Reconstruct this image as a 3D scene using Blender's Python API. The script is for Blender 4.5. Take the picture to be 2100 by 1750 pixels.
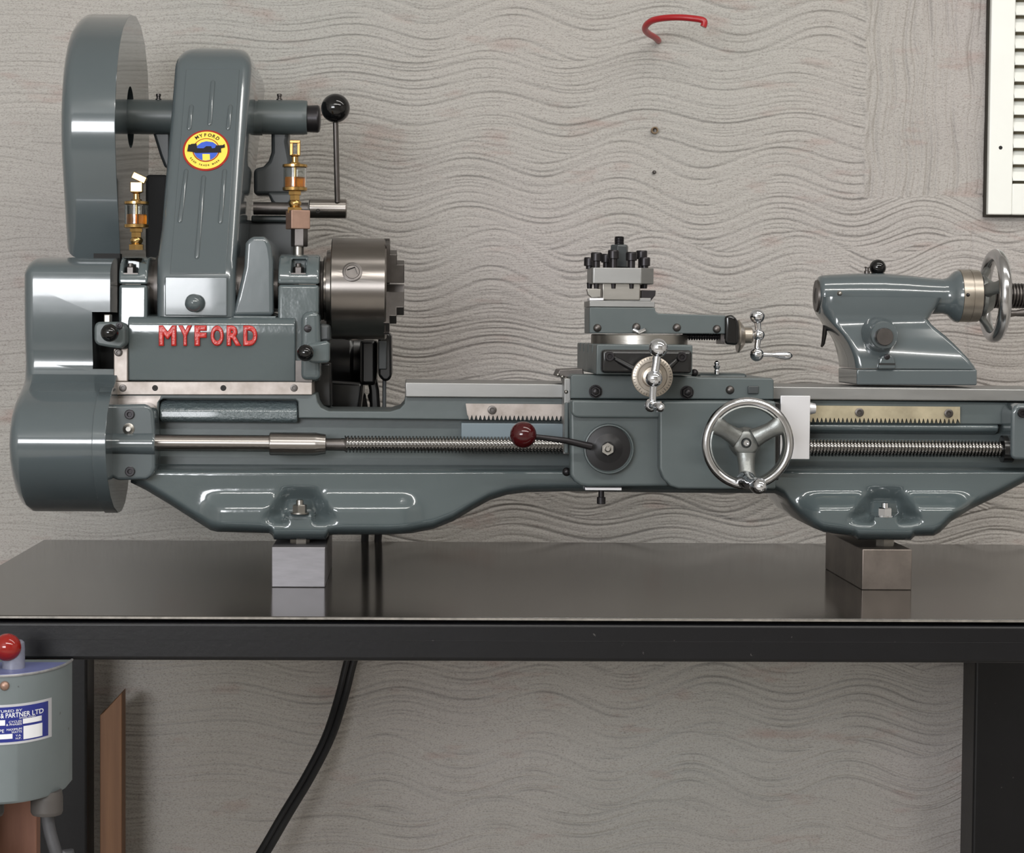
import bpy, bmesh, math, random
import numpy as np
from mathutils import Vector, Matrix, Euler

for _o in list(bpy.data.objects):
    bpy.data.objects.remove(_o)
SC = bpy.context.scene
COL = SC.collection
PI = math.pi

# ------------------------------------------------------------------ camera
FPX = 4444.0                                   # focal length in pixels of the 2100 x 1750 frame
CAM_POS = Vector((0.0, -2.0, 1.15))
YAW, PITCH, ROLL = math.atan(128 / FPX), math.atan(200 / FPX), math.radians(0.45)
PPX, PPY = 968.0, 875.0                        # principal point
CAM_ROT = Matrix.Rotation(-YAW, 3, 'Z') @ Matrix.Rotation(PI / 2 - PITCH, 3, 'X') @ Matrix.Rotation(ROLL, 3, 'Z')
cd = bpy.data.cameras.new('camera')
cd.sensor_width = 36.0
cd.sensor_fit = 'HORIZONTAL'
cd.lens = FPX / 2100 * 36.0
cd.shift_x = (1050 - PPX) / 2100
cd.clip_start = 0.05
cam = bpy.data.objects.new('camera', cd)
COL.objects.link(cam)
cam.matrix_world = Matrix.Translation(CAM_POS) @ CAM_ROT.to_4x4()
SC.camera = cam

# ------------------------------------------------------------------ light and exposure
SC.view_settings.view_transform = 'Standard'
SC.view_settings.look = 'None'
SC.view_settings.gamma = 1.0
SC.view_settings.use_curve_mapping = False
SC.view_settings.exposure = 0.12
wd = bpy.data.worlds.new('world')
SC.world = wd
wd.use_nodes = True
wd.node_tree.nodes['Background'].inputs[0].default_value = (0.62, 0.68, 0.78, 1)
wd.node_tree.nodes['Background'].inputs[1].default_value = 0.10


def area(name, loc, rot, sx, sy, power, color):
    l = bpy.data.lights.new(name, 'AREA')
    l.shape = 'RECTANGLE'
    l.size, l.size_y = sx, sy
    l.energy = power
    l.color = color
    o = bpy.data.objects.new(name, l)
    o.location = loc
    o.rotation_euler = rot
    COL.objects.link(o)
    return o


# daylight through the window in the wall behind the camera, then the two ceiling tubes
area('window_daylight', (-1.42, -3.72, 1.60), (PI / 2, 0, 0), 1.78, 0.80, 82, (0.95, 0.97, 1.0))
area('ceiling_tube_light', (1.25, -0.55, 2.44), (0, 0, 0), 2.3, 0.09, 13, (1.0, 0.975, 0.93))
area('ceiling_tube_light', (0.85, -1.95, 2.44), (0, 0, 0), 2.7, 0.09, 54, (1.0, 0.975, 0.93))


# ------------------------------------------------------------------ pixel to place
def W(px, py, Y):
    """the point at depth Y (metres behind the blocks' front) seen at a photo pixel"""
    d = CAM_ROT @ Vector(((px - PPX) / FPX, -(py - PPY) / FPX, -1.0))
    return CAM_POS + d * ((Y - CAM_POS.y) / d.y)


def S(Y):
    return (Y + 2.0) / FPX                     # metres per pixel at depth Y


# ------------------------------------------------------------------ materials
def lin(c):
    out = []
    for v in c[:3]:
        v = v / 255.0
        out.append(v / 12.92 if v <= 0.04045 else ((v + 0.055) / 1.055) ** 2.4)
    return out + [1.0]


MATS = {}


def mat(name, rgb, metal=0.0, rough=0.5, var=0.0, vscale=8.0, bump=0.0, bscale=60.0, coat=0.0, stretch=(1, 1, 1),
        rvar=0.0, second=None, spec=None, ior=None, trans=0.0, specks=None):
    m = bpy.data.materials.new(name)
    m.use_nodes = True
    nt = m.node_tree
    b = nt.nodes['Principled BSDF']
    b.inputs['Base Color'].default_value = lin(rgb)
    b.inputs['Metallic'].default_value = metal
    b.inputs['Roughness'].default_value = rough
    b.inputs['Coat Weight'].default_value = coat
    b.inputs['Coat Roughness'].default_value = 0.04
    b.inputs['Transmission Weight'].default_value = trans
    if ior:
        b.inputs['IOR'].default_value = ior
    if spec is not None:
        b.inputs['Specular IOR Level'].default_value = spec
    geo = nt.nodes.new('ShaderNodeNewGeometry')
    mp = nt.nodes.new('ShaderNodeMapping')
    mp.inputs['Scale'].default_value = stretch
    nt.links.new(geo.outputs['Position'], mp.inputs['Vector'])

    def noise(scale, detail=4, rgh=0.6):
        n = nt.nodes.new('ShaderNodeTexNoise')
        n.inputs['Scale'].default_value = scale
        n.inputs['Detail'].default_value = detail
        n.inputs['Roughness'].default_value = rgh
        nt.links.new(mp.outputs['Vector'], n.inputs['Vector'])
        return n
    col_out = None
    if var or second:
        n = noise(vscale)
        r = nt.nodes.new('ShaderNodeValToRGB')
        c = lin(rgb)
        c2 = lin(second) if second else [min(1, v * (1 + var)) for v in c[:3]] + [1]
        c1 = c if second else [v * (1 - var) for v in c[:3]] + [1]
        r.color_ramp.elements[0].position, r.color_ramp.elements[1].position = 0.32, 0.68
        r.color_ramp.elements[0].color, r.color_ramp.elements[1].color = c1, c2
        nt.links.new(n.outputs['Fac'], r.inputs['Fac'])
        col_out = r.outputs['Color']
    if specks:
        n = noise(specks[0], 3, 0.5)
        r = nt.nodes.new('ShaderNodeValToRGB')
        r.color_ramp.elements[0].position, r.color_ramp.elements[1].position = specks[1], specks[1] + 0.03
        r.color_ramp.elements[0].color, r.color_ramp.elements[1].color = (0, 0, 0, 1), (1, 1, 1, 1)
        nt.links.new(n.outputs['Fac'], r.inputs['Fac'])
        mx = nt.nodes.new('ShaderNodeMix')
        mx.data_type = 'RGBA'
        nt.links.new(r.outputs['Color'], mx.inputs['Factor'])
        if col_out:
            nt.links.new(col_out, mx.inputs['A'])
        else:
            mx.inputs['A'].default_value = lin(rgb)
        mx.inputs['B'].default_value = lin(specks[2])
        col_out = mx.outputs['Result']
    if col_out:
        nt.links.new(col_out, b.inputs['Base Color'])
    if rvar:
        n = noise(vscale * 2.3)
        mr = nt.nodes.new('ShaderNodeMapRange')
        mr.inputs['To Min'].default_value = max(0.02, rough - rvar)
        mr.inputs['To Max'].default_value = rough + rvar
        nt.links.new(n.outputs['Fac'], mr.inputs['Value'])
        nt.links.new(mr.outputs['Result'], b.inputs['Roughness'])
    if bump:
        n = noise(bscale, 3)
        bn = nt.nodes.new('ShaderNodeBump')
        bn.inputs['Strength'].default_value = 1.0
        bn.inputs['Distance'].default_value = bump
        nt.links.new(n.outputs['Fac'], bn.inputs['Height'])
        nt.links.new(bn.outputs['Normal'], b.inputs['Normal'])
    MATS[name] = m
    return m


PAINT = mat('machine_paint', (77, 86, 88), rough=0.14, var=0.06, vscale=6, bump=0.0003, bscale=55, rvar=0.04, coat=0.5)
PAINT_S = mat('smooth_machine_paint', (76, 84, 87), rough=0.17, var=0.05, vscale=5, bump=0.0001, bscale=30, rvar=0.04, coat=0.6)
PAINT_R = mat('rough_cast_paint', (82, 92, 95), rough=0.22, var=0.08, vscale=20, bump=0.0022, bscale=260, coat=0.6)
PAINT_SAT = mat('satin_machine_paint', (75, 83, 84), rough=0.38, var=0.08, vscale=14, bump=0.00015, bscale=70, rvar=0.08)
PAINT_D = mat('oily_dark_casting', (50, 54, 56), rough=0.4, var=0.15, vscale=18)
PAINT_B = mat('light_blue_grey_paint', (98, 110, 117), rough=0.35, var=0.05)
STEEL = mat('ground_steel', (150, 147, 142), metal=1.0, rough=0.36, var=0.12, vscale=25, rvar=0.08, bump=0.00008, bscale=400, stretch=(0.15, 1, 1))
STEEL_P = mat('way_steel', (138, 138, 137), metal=0.85, rough=0.42, var=0.1, vscale=40, rvar=0.08, stretch=(0.2, 1, 1))
STEEL_W = mat('bright_strip_steel', (166, 158, 153), metal=0.8, rough=0.45, var=0.12, vscale=60, second=(140, 132, 126), rvar=0.06)
STEEL_D = mat('dark_steel', (92, 88, 86), metal=0.9, rough=0.38, var=0.2, vscale=40)
STEEL_K = mat('black_oxide_steel', (46, 44, 46), metal=0.7, rough=0.36, var=0.2, vscale=60)
STEEL_T = mat('turned_steel', (146, 141, 137), metal=1.0, rough=0.34, var=0.12, vscale=20, stretch=(0.3, 1, 1))
STEEL_CH = mat('chuck_steel', (128, 123, 119), metal=1.0, rough=0.31, var=0.12, vscale=20, stretch=(0.3, 1, 1), rvar=0.06)
SCREWS = mat('rolled_screw_steel', (128, 126, 124), metal=1.0, rough=0.2)
JAWS = mat('jaw_steel', (96, 92, 90), metal=0.9, rough=0.36, var=0.15, vscale=60)
RIMS = mat('polished_rim_metal', (188, 188, 190), metal=1.0, rough=0.17)
MATTK = mat('matte_dark_casting_and_gap', (22, 22, 23), rough=0.8)
CHROME = mat('polished_chrome', (215, 217, 222), metal=1.0, rough=0.07)
ALU = mat('bright_milled_plate', (222, 222, 226), metal=0.75, rough=0.36, var=0.04)
ALU_C = mat('cast_aluminium', (122, 124, 122), metal=0.8, rough=0.38, var=0.12, vscale=40, bump=0.0003, bscale=200)
RACKB = mat('oily_yellow_rack_steel', (172, 162, 138), metal=0.7, rough=0.45, var=0.2, vscale=40)
BRASS = mat('polished_brass', (182, 148, 94), metal=1.0, rough=0.18)
BRASS_S = mat('satin_dial_metal', (158, 150, 140), metal=0.9, rough=0.35, var=0.1, vscale=60)
COPPER = mat('brown_patinated_steel', (150, 122, 108), metal=0.7, rough=0.45, var=0.15, vscale=60)
BLACKP = mat('black_plastic_ball', (9, 9, 10), rough=0.1)
SATINK = mat('satin_black_face', (24, 23, 25), metal=0.3, rough=0.42)
BLACK = mat('black_gloss_paint', (18, 18, 19), rough=0.25, var=0.2)
FRAME = mat('black_frame_paint', (11, 11, 14), rough=0.36, spec=0.3, var=0.15, vscale=30, bump=0.0001, bscale=200, specks=(170, 0.74, (60, 58, 58)))
RUBBER = mat('black_rubber', (20, 20, 22), rough=0.45)
GREYCORD = mat('grey_cord_sheath', (60, 60, 63), rough=0.5)
REDP = mat('red_letter_paint', (168, 34, 28), rough=0.22, var=0.1, vscale=120, bump=0.0003, bscale=300)
REDB = mat('bright_red_plastic', (126, 24, 19), rough=0.1)
REDK = mat('maroon_plastic', (58, 10, 13), rough=0.1)
REDH = mat('red_hook_coating', (158, 28, 34), rough=0.3, var=0.1)
OIL = mat('amber_oil', (206, 128, 30), rough=0.02, trans=0.8, ior=1.45)
GLASS = mat('clear_glass', (240, 242, 240), rough=0.0, trans=1.0, ior=1.3)
BLUEP = mat('blue_plate_enamel', (36, 44, 118), rough=0.3)
BLUET = mat('blue_tinted_grey_paint', (92, 98, 140), rough=0.35, var=0.1, vscale=30)
WHITEP = mat('white_print', (215, 216, 220), rough=0.4)
SWITCHP = mat('chipped_switch_paint', (100, 108, 110), rough=0.5, var=0.05, vscale=15, specks=(90, 0.735, (52, 54, 56)))
WHITE = mat('white_gloss_paint', (232, 233, 228), rough=0.4, var=0.02, vscale=12, specks=(60, 0.80, (90, 84, 74)))
YELLOW = mat('badge_yellow', (240, 208, 84), rough=0.25)
BADGER = mat('badge_red', (150, 38, 26), rough=0.25)
BADGEB = mat('badge_blue', (62, 92, 190), rough=0.25)
BADGEK = mat('badge_black', (26, 24, 28), rough=0.3)
WOOD = mat('plank_wood', (124, 88, 60), rough=0.6, second=(100, 68, 45), vscale=22, stretch=(3, 3, 0.12), bump=0.0002, bscale=120)
WOODB = mat('brown_board_wood', (128, 88, 70), rough=0.65, second=(110, 72, 58), vscale=30, stretch=(2, 2, 0.2))
BENCH = mat('bench_sheet', (38, 35, 32), rough=0.13, var=0.12, vscale=5, ior=1.75, rvar=0.02)
BENCHE = mat('bench_sheet_edge', (128, 124, 118), metal=0.6, rough=0.5, var=0.25, vscale=120)
BLOCK1 = mat('bright_steel_block', (128, 126, 129), metal=0.85, rough=0.5, var=0.08, vscale=40, stretch=(1, 1, 6))
BLOCK2 = mat('dark_rusty_steel_block', (120, 112, 106), metal=0.85, rough=0.4, var=0.25, vscale=26)
FLOOR = mat('concrete_floor', (172, 168, 162), rough=0.8, var=0.10, vscale=4)
ROOMW = mat('room_plaster', (188, 185, 180), rough=0.9, var=0.04)
CEIL = mat('ceiling_board', (218, 217, 213), rough=0.9)
DARKHOLE = mat('dark_bore', (16, 15, 14), rough=0.7)



def turned(m):
    """lathe-turned finish: fine rings about X spread the highlight along X"""
    nt = m.node_tree
    t = nt.nodes.new('ShaderNodeTangent')
    t.direction_type, t.axis = 'RADIAL', 'X'
    b = nt.nodes['Principled BSDF']
    nt.links.new(t.outputs['Tangent'], b.inputs['Tangent'])
    b.inputs['Anisotropic'].default_value = 0.75
    b.inputs['Anisotropic Rotation'].default_value = 0.25


turned(STEEL_T)
turned(STEEL_CH)

# ------------------------------------------------------------------ mesh collecting
class B:
    def __init__(self):
        self.v, self.f = [], []

    def add(self, verts, faces):
        o = len(self.v)
        self.v += [Vector(p) for p in verts]
        self.f += [tuple(i + o for i in f) for f in faces]
        return self

    def box(self, a, b):
        x0, x1 = sorted((a[0], b[0])); y0, y1 = sorted((a[1], b[1])); z0, z1 = sorted((a[2], b[2]))
        v = [(x0, y0, z0), (x1, y0, z0), (x1, y1, z0), (x0, y1, z0), (x0, y0, z1), (x1, y0, z1), (x1, y1, z1), (x0, y1, z1)]
        return self.add(v, [(3, 2, 1, 0), (4, 5, 6, 7), (0, 1, 5, 4), (1, 2, 6, 5), (2, 3, 7, 6), (3, 0, 4, 7)])

    def pbox(self, x0, y0, x1, y1, Ya, Yb):
        """box whose front face (at depth Ya) covers a pixel rectangle, reaching back to Yb"""
        xm, ym = (x0 + x1) / 2, (y0 + y1) / 2
        return self.box((W(x0, ym, Ya).x, Ya, W(xm, y1, Ya).z), (W(x1, ym, Ya).x, Yb, W(xm, y0, Ya).z))

    def prism(self, pts, Ya, Yb):
        """pixel outline at depth Ya pushed straight back to Yb"""
        p = [W(x, y, Ya) for x, y in pts]
        area2 = sum(p[i].x * p[(i + 1) % len(p)].z - p[(i + 1) % len(p)].x * p[i].z for i in range(len(p)))
        if area2 < 0:
            p.reverse()
        n = len(p)
        v = [(q.x, Ya, q.z) for q in p] + [(q.x, Yb, q.z) for q in p]
        f = [tuple(range(n)), tuple(range(2 * n - 1, n - 1, -1))]
        f += [(i + n, (i + 1) % n + n, (i + 1) % n, i) for i in range(n)]
        f = f[:2] + [tuple(reversed(q)) for q in f[2:]]
        f = f[:2] + [(i, i + n, (i + 1) % n + n, (i + 1) % n) for i in range(n)]
        return self.add(v, f)

    def xprism(self, prof, X0, X1):
        """(Y, Z) outline pushed along X"""
        n = len(prof)
        v = [(X0, y, z) for y, z in prof] + [(X1, y, z) for y, z in prof]
        f = [tuple(range(n)), tuple(range(2 * n - 1, n - 1, -1))] + [(i, i + n, (i + 1) % n + n, (i + 1) % n) for i in range(n)]
        return self.add(v, f)

    def rev(self, org, axis, prof, seg=32, cap0=True, cap1=True, ph=0.0):
        """profile [(t, r)] turned about an axis"""
        if len(prof) < 40:                      # short support rings keep long turned faces straight
            pr2 = [prof[0]]
            for (t0, r0), (t1, r1) in zip(prof, prof[1:]):
                L = math.hypot(t1 - t0, r1 - r0)
                if L > 0.006:
                    for q in (0.0007 / L, 1 - 0.0007 / L):
                        pr2.append((t0 + (t1 - t0) * q, r0 + (r1 - r0) * q))
                pr2.append((t1, r1))
            prof = pr2
        org = Vector(org)
        a = Vector(axis).normalized()
        u = a.orthogonal().normalized()
        if abs(a.x) > 0.99: u = Vector((0, 0, 1))
        elif abs(a.y) > 0.99: u = Vector((0, 0, 1))
        elif abs(a.z) > 0.99: u = Vector((1, 0, 0))
        w = a.cross(u)
        v, f = [], []
        for t, r in prof:
            for k in range(seg):
                th = 2 * PI * k / seg + ph
                v.append(org + a * t + (u * math.cos(th) + w * math.sin(th)) * r)
        n = len(prof)
        for i in range(n - 1):
            for k in range(seg):
                f.append((i * seg + k, i * seg + (k + 1) % seg, (i + 1) * seg + (k + 1) % seg, (i + 1) * seg + k))
        if cap0: f.append(tuple(range(seg - 1, -1, -1)))
        if cap1: f.append(tuple((n - 1) * seg + k for k in range(seg)))
        return self.add(v, f)

    def revx(self, prof, py, Y, seg=40, pxref=None, **kw):
        """turned about X: prof [(pixel x, pixel radius)] about the axis that shows at pixel row py"""
        xm = pxref if pxref else sum(p[0] for p in prof) / len(prof)
        c = W(xm, py, Y)
        s = S(Y)
        pr = [(W(x, py, Y).x, r * s) for x, r in prof]
        return self.rev((0, Y, c.z), (1, 0, 0), pr, seg, **kw)

    def revy(self, px, py, Y, prof, seg=32, **kw):
        """turned about Y: prof [(metres behind Y, pixel radius)]"""
        return self.rev(W(px, py, Y), (0, 1, 0), [(t, r * S(Y)) for t, r in prof], seg, **kw)

    def revz(self, px, Y, prof, seg=32, **kw):
        """turned about Z: prof [(pixel y, pixel radius)] from bottom to top"""
        ym = sum(p[0] for p in prof) / len(prof)
        c = W(px, ym, Y)
        return self.rev((c.x, Y, 0), (0, 0, 1), [(W(px, y, Y).z, r * S(Y)) for y, r in prof], seg, **kw)

    def ball(self, c, r, seg=24, sq=1.0):
        n = seg // 2
        pr = [(-r * sq * math.cos(PI * i / n), max(1e-6, r * math.sin(PI * i / n))) for i in range(n + 1)]
        return self.rev(c, (0, 0, 1), pr, seg)

    def pball(self, px, py, Y, r, seg=24):
        return self.ball(W(px, py, Y), r * S(Y), seg)

    def dome(self, px, py, Y, r, h, seg=20):
        """shallow dome standing out of a front face; h in pixels"""
        s = S(Y)
        n = 6
        pr = [(-h * s * math.cos(PI / 2 * i / n), max(1e-6, r * s * math.sin(PI / 2 * i / n))) for i in range(n + 1)]
        return self.rev(W(px, py, Y), (0, 1, 0), pr, seg)

    def tube(self, pts, r, seg=12, caps=True):
        pts = [Vector(p) for p in pts]
        n = len(pts)
        rr = r if isinstance(r, (list, tuple)) else [r] * n
        tg = []
        for i in range(n):
            tg.append((pts[min(i + 1, n - 1)] - pts[max(i - 1, 0)]).normalized())
        u = tg[0].orthogonal().normalized()
        v, f = [], []
        for i in range(n):
            u = (u - tg[i] * u.dot(tg[i])).normalized()
            w = tg[i].cross(u)
            for k in range(seg):
                th = 2 * PI * k / seg
                v.append(pts[i] + (u * math.cos(th) + w * math.sin(th)) * rr[i])
        for i in range(n - 1):
            for k in range(seg):
                f.append((i * seg + k, i * seg + (k + 1) % seg, (i + 1) * seg + (k + 1) % seg, (i + 1) * seg + k))
        if caps:
            f.append(tuple(range(seg - 1, -1, -1)))
            f.append(tuple((n - 1) * seg + k for k in range(seg)))
        return self.add(v, f)

    def rings(self, rs, cap0=True, cap1=True):
        n = len(rs[0])
        v = [p for r in rs for p in r]
        f = []
        for i in range(len(rs) - 1):
            for k in range(n):
                f.append((i * n + k, i * n + (k + 1) % n, (i + 1) * n + (k + 1) % n, (i + 1) * n + k))
        if cap0: f.append(tuple(range(n - 1, -1, -1)))
        if cap1: f.append(tuple((len(rs) - 1) * n + k for k in range(n)))
        return self.add(v, f)

    def helix(self, px0, px1, py, Y, rpx, depth, pitch, seg=20):
        """screw thread about X"""
        s = S(Y)
        x0, x1 = W(px0, py, Y).x, W(px1, py, Y).x
        p = pitch * s
        z = W((px0 + px1) / 2, py, Y).z
        cnt = int((x1 - x0) / p)
        shape = [(0.0, rpx), (0.34, rpx), (0.5, rpx - depth), (0.84, rpx - depth)]
        rs = []
        for i in range(cnt):
            for t, r in shape:
                ring = []
                for k in range(seg):
                    th = 2 * PI * k / seg
                    x = min(max(x0 + (i + t + k / seg) * p, x0), x1)
                    ring.append(Vector((x, Y + math.sin(th) * r * s, z + math.cos(th) * r * s)))
                rs.append(ring)
        # the seam between seg-1 and 0 steps by one pitch: stitch to the next turn
        n, m = seg, len(shape)
        v = [q for r in rs for q in r]
        f = []
        for i in range(len(rs) - 1):
            for k in range(seg - 1):
                f.append((i * n + k, i * n + k + 1, (i + 1) * n + k + 1, (i + 1) * n + k))
            if i + m + 1 < len(rs):
                f.append((i * n + n - 1, (i + m) * n, (i + m + 1) * n, (i + 1) * n + n - 1))
        return self.add(v, f)


ORG = {}


def base_mesh(b, name, material, off, angle=38):
    me = bpy.data.meshes.new(name)
    me.from_pydata([p - off for p in b.v], [], b.f)
    me.materials.append(material)
    me.validate()
    bm = bmesh.new()
    bm.from_mesh(me)
    bmesh.ops.recalc_face_normals(bm, faces=bm.faces[:])
    bm.to_mesh(me)
    bm.free()
    me.polygons.foreach_set('use_smooth', [True] * len(me.polygons))
    me.set_sharp_from_angle(angle=math.radians(angle))
    return me


def weigh(o):
    w = o.modifiers.new('flat_faces', 'WEIGHTED_NORMAL')
    w.keep_sharp = True
    w.weight = 50


def build(b, name, material, parent=None, bevel=0.0, seg=3, angle=38, org=None, label=None):
    off = ORG[parent.name] if parent else Vector(org if org else (0, 0, 0))
    me = base_mesh(b, name, material, off, angle)
    o = bpy.data.objects.new(name, me)
    COL.objects.link(o)
    if parent:
        o.parent = parent
    else:
        o.location = off
    ORG[o.name] = off
    if bevel:
        md = o.modifiers.new('edges', 'BEVEL')
        md.width = bevel
        md.segments = seg
        md.limit_method = 'ANGLE'
        md.angle_limit = math.radians(34)
        md.use_clamp_overlap = True
        md.harden_normals = False
        weigh(o)
    if label:
        o['label'] = label
    return o


def cut(o, cutter):
    """take a shape out of an object's mesh for good"""
    off = ORG[o.name]
    cm = base_mesh(cutter, 'cutter', DARKHOLE, off)
    co = bpy.data.objects.new('cutter', cm)
    COL.objects.link(co)
    co.matrix_world = Matrix.Translation(off)
    keep = [(m.width, m.segments) for m in o.modifiers if m.type == 'BEVEL']
    o.modifiers.clear()
    md = o.modifiers.new('cut', 'BOOLEAN')
    md.object = co
    md.operation = 'DIFFERENCE'
    md.solver = 'EXACT'
    bpy.context.view_layer.update()
    dg = bpy.context.evaluated_depsgraph_get()
    me = bpy.data.meshes.new_from_object(o.evaluated_get(dg))
    o.modifiers.clear()
    old = o.data
    o.data = me
    me.name = old.name
    bpy.data.meshes.remove(old)
    while len(me.materials) > 1:
        me.materials.pop()
    me.polygons.foreach_set('material_index', [0] * len(me.polygons))
    me.polygons.foreach_set('use_smooth', [True] * len(me.polygons))
    me.set_sharp_from_angle(angle=math.radians(38))
    bpy.data.objects.remove(co)
    bpy.data.meshes.remove(cm)
    for w, s in keep:
        md = o.modifiers.new('edges', 'BEVEL')
        md.width, md.segments, md.limit_method, md.angle_limit = w, s, 'ANGLE', math.radians(34)
    if keep:
        weigh(o)


def thing(name, loc, label, cat, group=None):
    o = bpy.data.objects.new(name, None)
    o.empty_display_size = 0.02
    o.location = loc
    COL.objects.link(o)
    ORG[o.name] = Vector(loc)
    tag(o, label, cat, group)
    return o


def tag(o, label=None, cat=None, group=None, kind=None):
    if label: o['label'] = label
    if cat: o['category'] = cat
    if group: o['group'] = group
    if kind: o['kind'] = kind
    return o


SHARED = {}


def stamp(key, name, material, parent, pos, maker, rot=None, label=None):
    """one more copy of a small repeated piece; maker(b) fills the mesh about the origin"""
    if key not in SHARED:
        b = B()
        maker(b)
        SHARED[key] = base_mesh(b, name, material, Vector((0, 0, 0)))
    o = bpy.data.objects.new(name, SHARED[key])
    COL.objects.link(o)
    pos = Vector(pos)
    if parent:
        o.parent = parent
        o.location = pos - ORG[parent.name]
    else:
        o.location = pos
    if rot:
        o.rotation_euler = rot
    ORG[o.name] = pos
    if label:
        o['label'] = label
    return o


def mk_socket(r, h):
    """cap screw head facing the camera, with a hexagon socket"""
    def f(b):
        b.rev((0, 0, 0), (0, 1, 0), [(0.0, r), (-h * 0.85, r), (-h, r * 0.88), (-h, r * 0.5)], 20, cap0=True, cap1=False)
        b.rev((0, 0, 0), (0, 1, 0), [(-h, r * 0.5), (-h * 0.3, r * 0.47)], 6, cap0=False, cap1=True)
    return f


def mk_dome(r, h):
    def f(b):
        pr = [(-h * math.cos(PI / 2 * i / 5), max(1e-6, r * math.sin(PI / 2 * i / 5))) for i in range(6)]
        b.rev((0, 0, 0), (0, 1, 0), pr + [(0.001, r)], 16)
    return f


def mk_slot(r, h):
    def f(b):
        b.rev((0, 0, 0), (0, 1, 0), [(0, r), (-h * 0.6, r), (-h, r * 0.8)], 18)
        b.box((-r * 0.8, -h * 1.15, -r * 0.12), (r * 0.8, -h * 0.9, r * 0.12))
    return f


def mk_hexbolt(r, h):
    def f(b):
        b.rev((0, 0, 0), (0, 1, 0), [(0, r * 1.15), (-h * 0.2, r * 1.15)], 20)
        b.rev((0, 0, 0), (0, 1, 0), [(-h * 0.2, r), (-h * 0.8, r), (-h, r * 0.85)], 6)
        b.rev((0, 0, 0), (0, 1, 0), [(-h, r * 0.55), (-h * 1.25, r * 0.5), (-h * 1.4, r * 0.25)], 14)
    return f


def socket(parent, px, py, Y, r=9, h=0.004, material=STEEL_D):
    return stamp(('socket', r, h, material.name), 'cap_screw', material, parent, W(px, py, Y), mk_socket(r * S(Y), h))


def dome(parent, px, py, Y, r=6, h=0.002, material=STEEL_D, name='screw'):
    return stamp(('dome', r, h, material.name), name, material, parent, W(px, py, Y), mk_dome(r * S(Y), h))


def hexbolt(parent, px, py, Y, r=10, h=0.005, material=STEEL_K):
    return stamp(('hexbolt', r, h, material.name), 'bolt', material, parent, W(px, py, Y), mk_hexbolt(r * S(Y), h))


def slot(parent, px, py, Y, r=8, h=0.003, material=STEEL_D):
    return stamp(('slot', r, h, material.name), 'screw', material, parent, W(px, py, Y), mk_slot(r * S(Y), h))


def text_shape(txt, bold=0.0):
    """flat letters as (vertices, faces) filling the unit box 0..1 x 0..aspect"""
    cu = bpy.data.curves.new('lettering', 'FONT')
    cu.body = txt
    cu.size = 1.0
    cu.offset = bold
    cu.resolution_u = 3
    ob = bpy.data.objects.new('lettering', cu)
    COL.objects.link(ob)
    bpy.context.view_layer.update()
    me = bpy.data.meshes.new_from_object(ob.evaluated_get(bpy.context.evaluated_depsgraph_get()))
    v = [(p.co.x, p.co.y) for p in me.vertices]
    f = [tuple(p.vertices) for p in me.polygons]
    bpy.data.objects.remove(ob)
    bpy.data.curves.remove(cu)
    bpy.data.meshes.remove(me)
    x0, x1 = min(p[0] for p in v), max(p[0] for p in v)
    y0, y1 = min(p[1] for p in v), max(p[1] for p in v)
    return [((p[0] - x0) / (x1 - x0), (p[1] - y0) / (y1 - y0)) for p in v], f, (x1 - x0) / (y1 - y0)


def solid_letters(b, v2, f, place, depth):
    """push flat letters out: place(u, v, d) gives the point at depth d"""
    n = len(v2)
    front = [place(u, w, depth) for u, w in v2]
    back = [place(u, w, 0.0) for u, w in v2]
    edges = {}
    for q in f:
        for i in range(len(q)):
            e = (q[i], q[(i + 1) % len(q)])
            edges[e] = edges.get(e, 0) + 1
    fs = list(f)
    for (a, c) in edges:
        if (c, a) not in edges:
            fs.append((a, a + n, c + n, c))
    b.add(front + back, fs)
    return b


def text_solid(txt, extrude, bevel, bold=0.0):
    """rounded raised letters in a unit box: [(u, v, d)], faces; extrude and bevel in units of letter height"""
    cu = bpy.data.curves.new('lettering', 'FONT')
    cu.body = txt
    cu.size = 1.0
    cu.offset = bold
    cu.extrude = extrude
    cu.bevel_depth = bevel
    cu.bevel_resolution = 2
    cu.resolution_u = 4
    ob = bpy.data.objects.new('lettering', cu)
    COL.objects.link(ob)
    bpy.context.view_layer.update()
    me = bpy.data.meshes.new_from_object(ob.evaluated_get(bpy.context.evaluated_depsgraph_get()))
    v = [tuple(p.co) for p in me.vertices]
    f = [tuple(p.vertices) for p in me.polygons]
    bpy.data.objects.remove(ob)
    bpy.data.curves.remove(cu)
    bpy.data.meshes.remove(me)
    lo = [min(p[k] for p in v) for k in range(3)]
    hi = [max(p[k] for p in v) for k in range(3)]
    return [tuple((p[k] - lo[k]) / (hi[k] - lo[k]) for k in range(3)) for p in v], f

# ------------------------------------------------------------------ the room
BENCH_Z = W(610, 1205, 0.0).z                  # bench surface under the blocks
WALL_Y = 0.47
RX0, RX1, RY0, RZ1 = -2.6, 2.9, -3.8, 2.5


def vnoise(u, v, seed):
    """smooth value noise on arrays"""
    rs = np.random.RandomState(seed)
    t = rs.rand(256, 256)
    iu, iv = np.floor(u).astype(int), np.floor(v).astype(int)
    fu, fv = u - iu, v - iv
    fu, fv = fu * fu * (3 - 2 * fu), fv * fv * (3 - 2 * fv)
    g = lambda a, c: t[a % 256, c % 256]
    return ((g(iu, iv) * (1 - fu) + g(iu + 1, iv) * fu) * (1 - fv) + (g(iu, iv + 1) * (1 - fu) + g(iu + 1, iv + 1) * fu) * fv)


def sstep(a, b, x):
    t = np.clip((x - a) / (b - a), 0, 1)
    return t * t * (3 - 2 * t)


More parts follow.
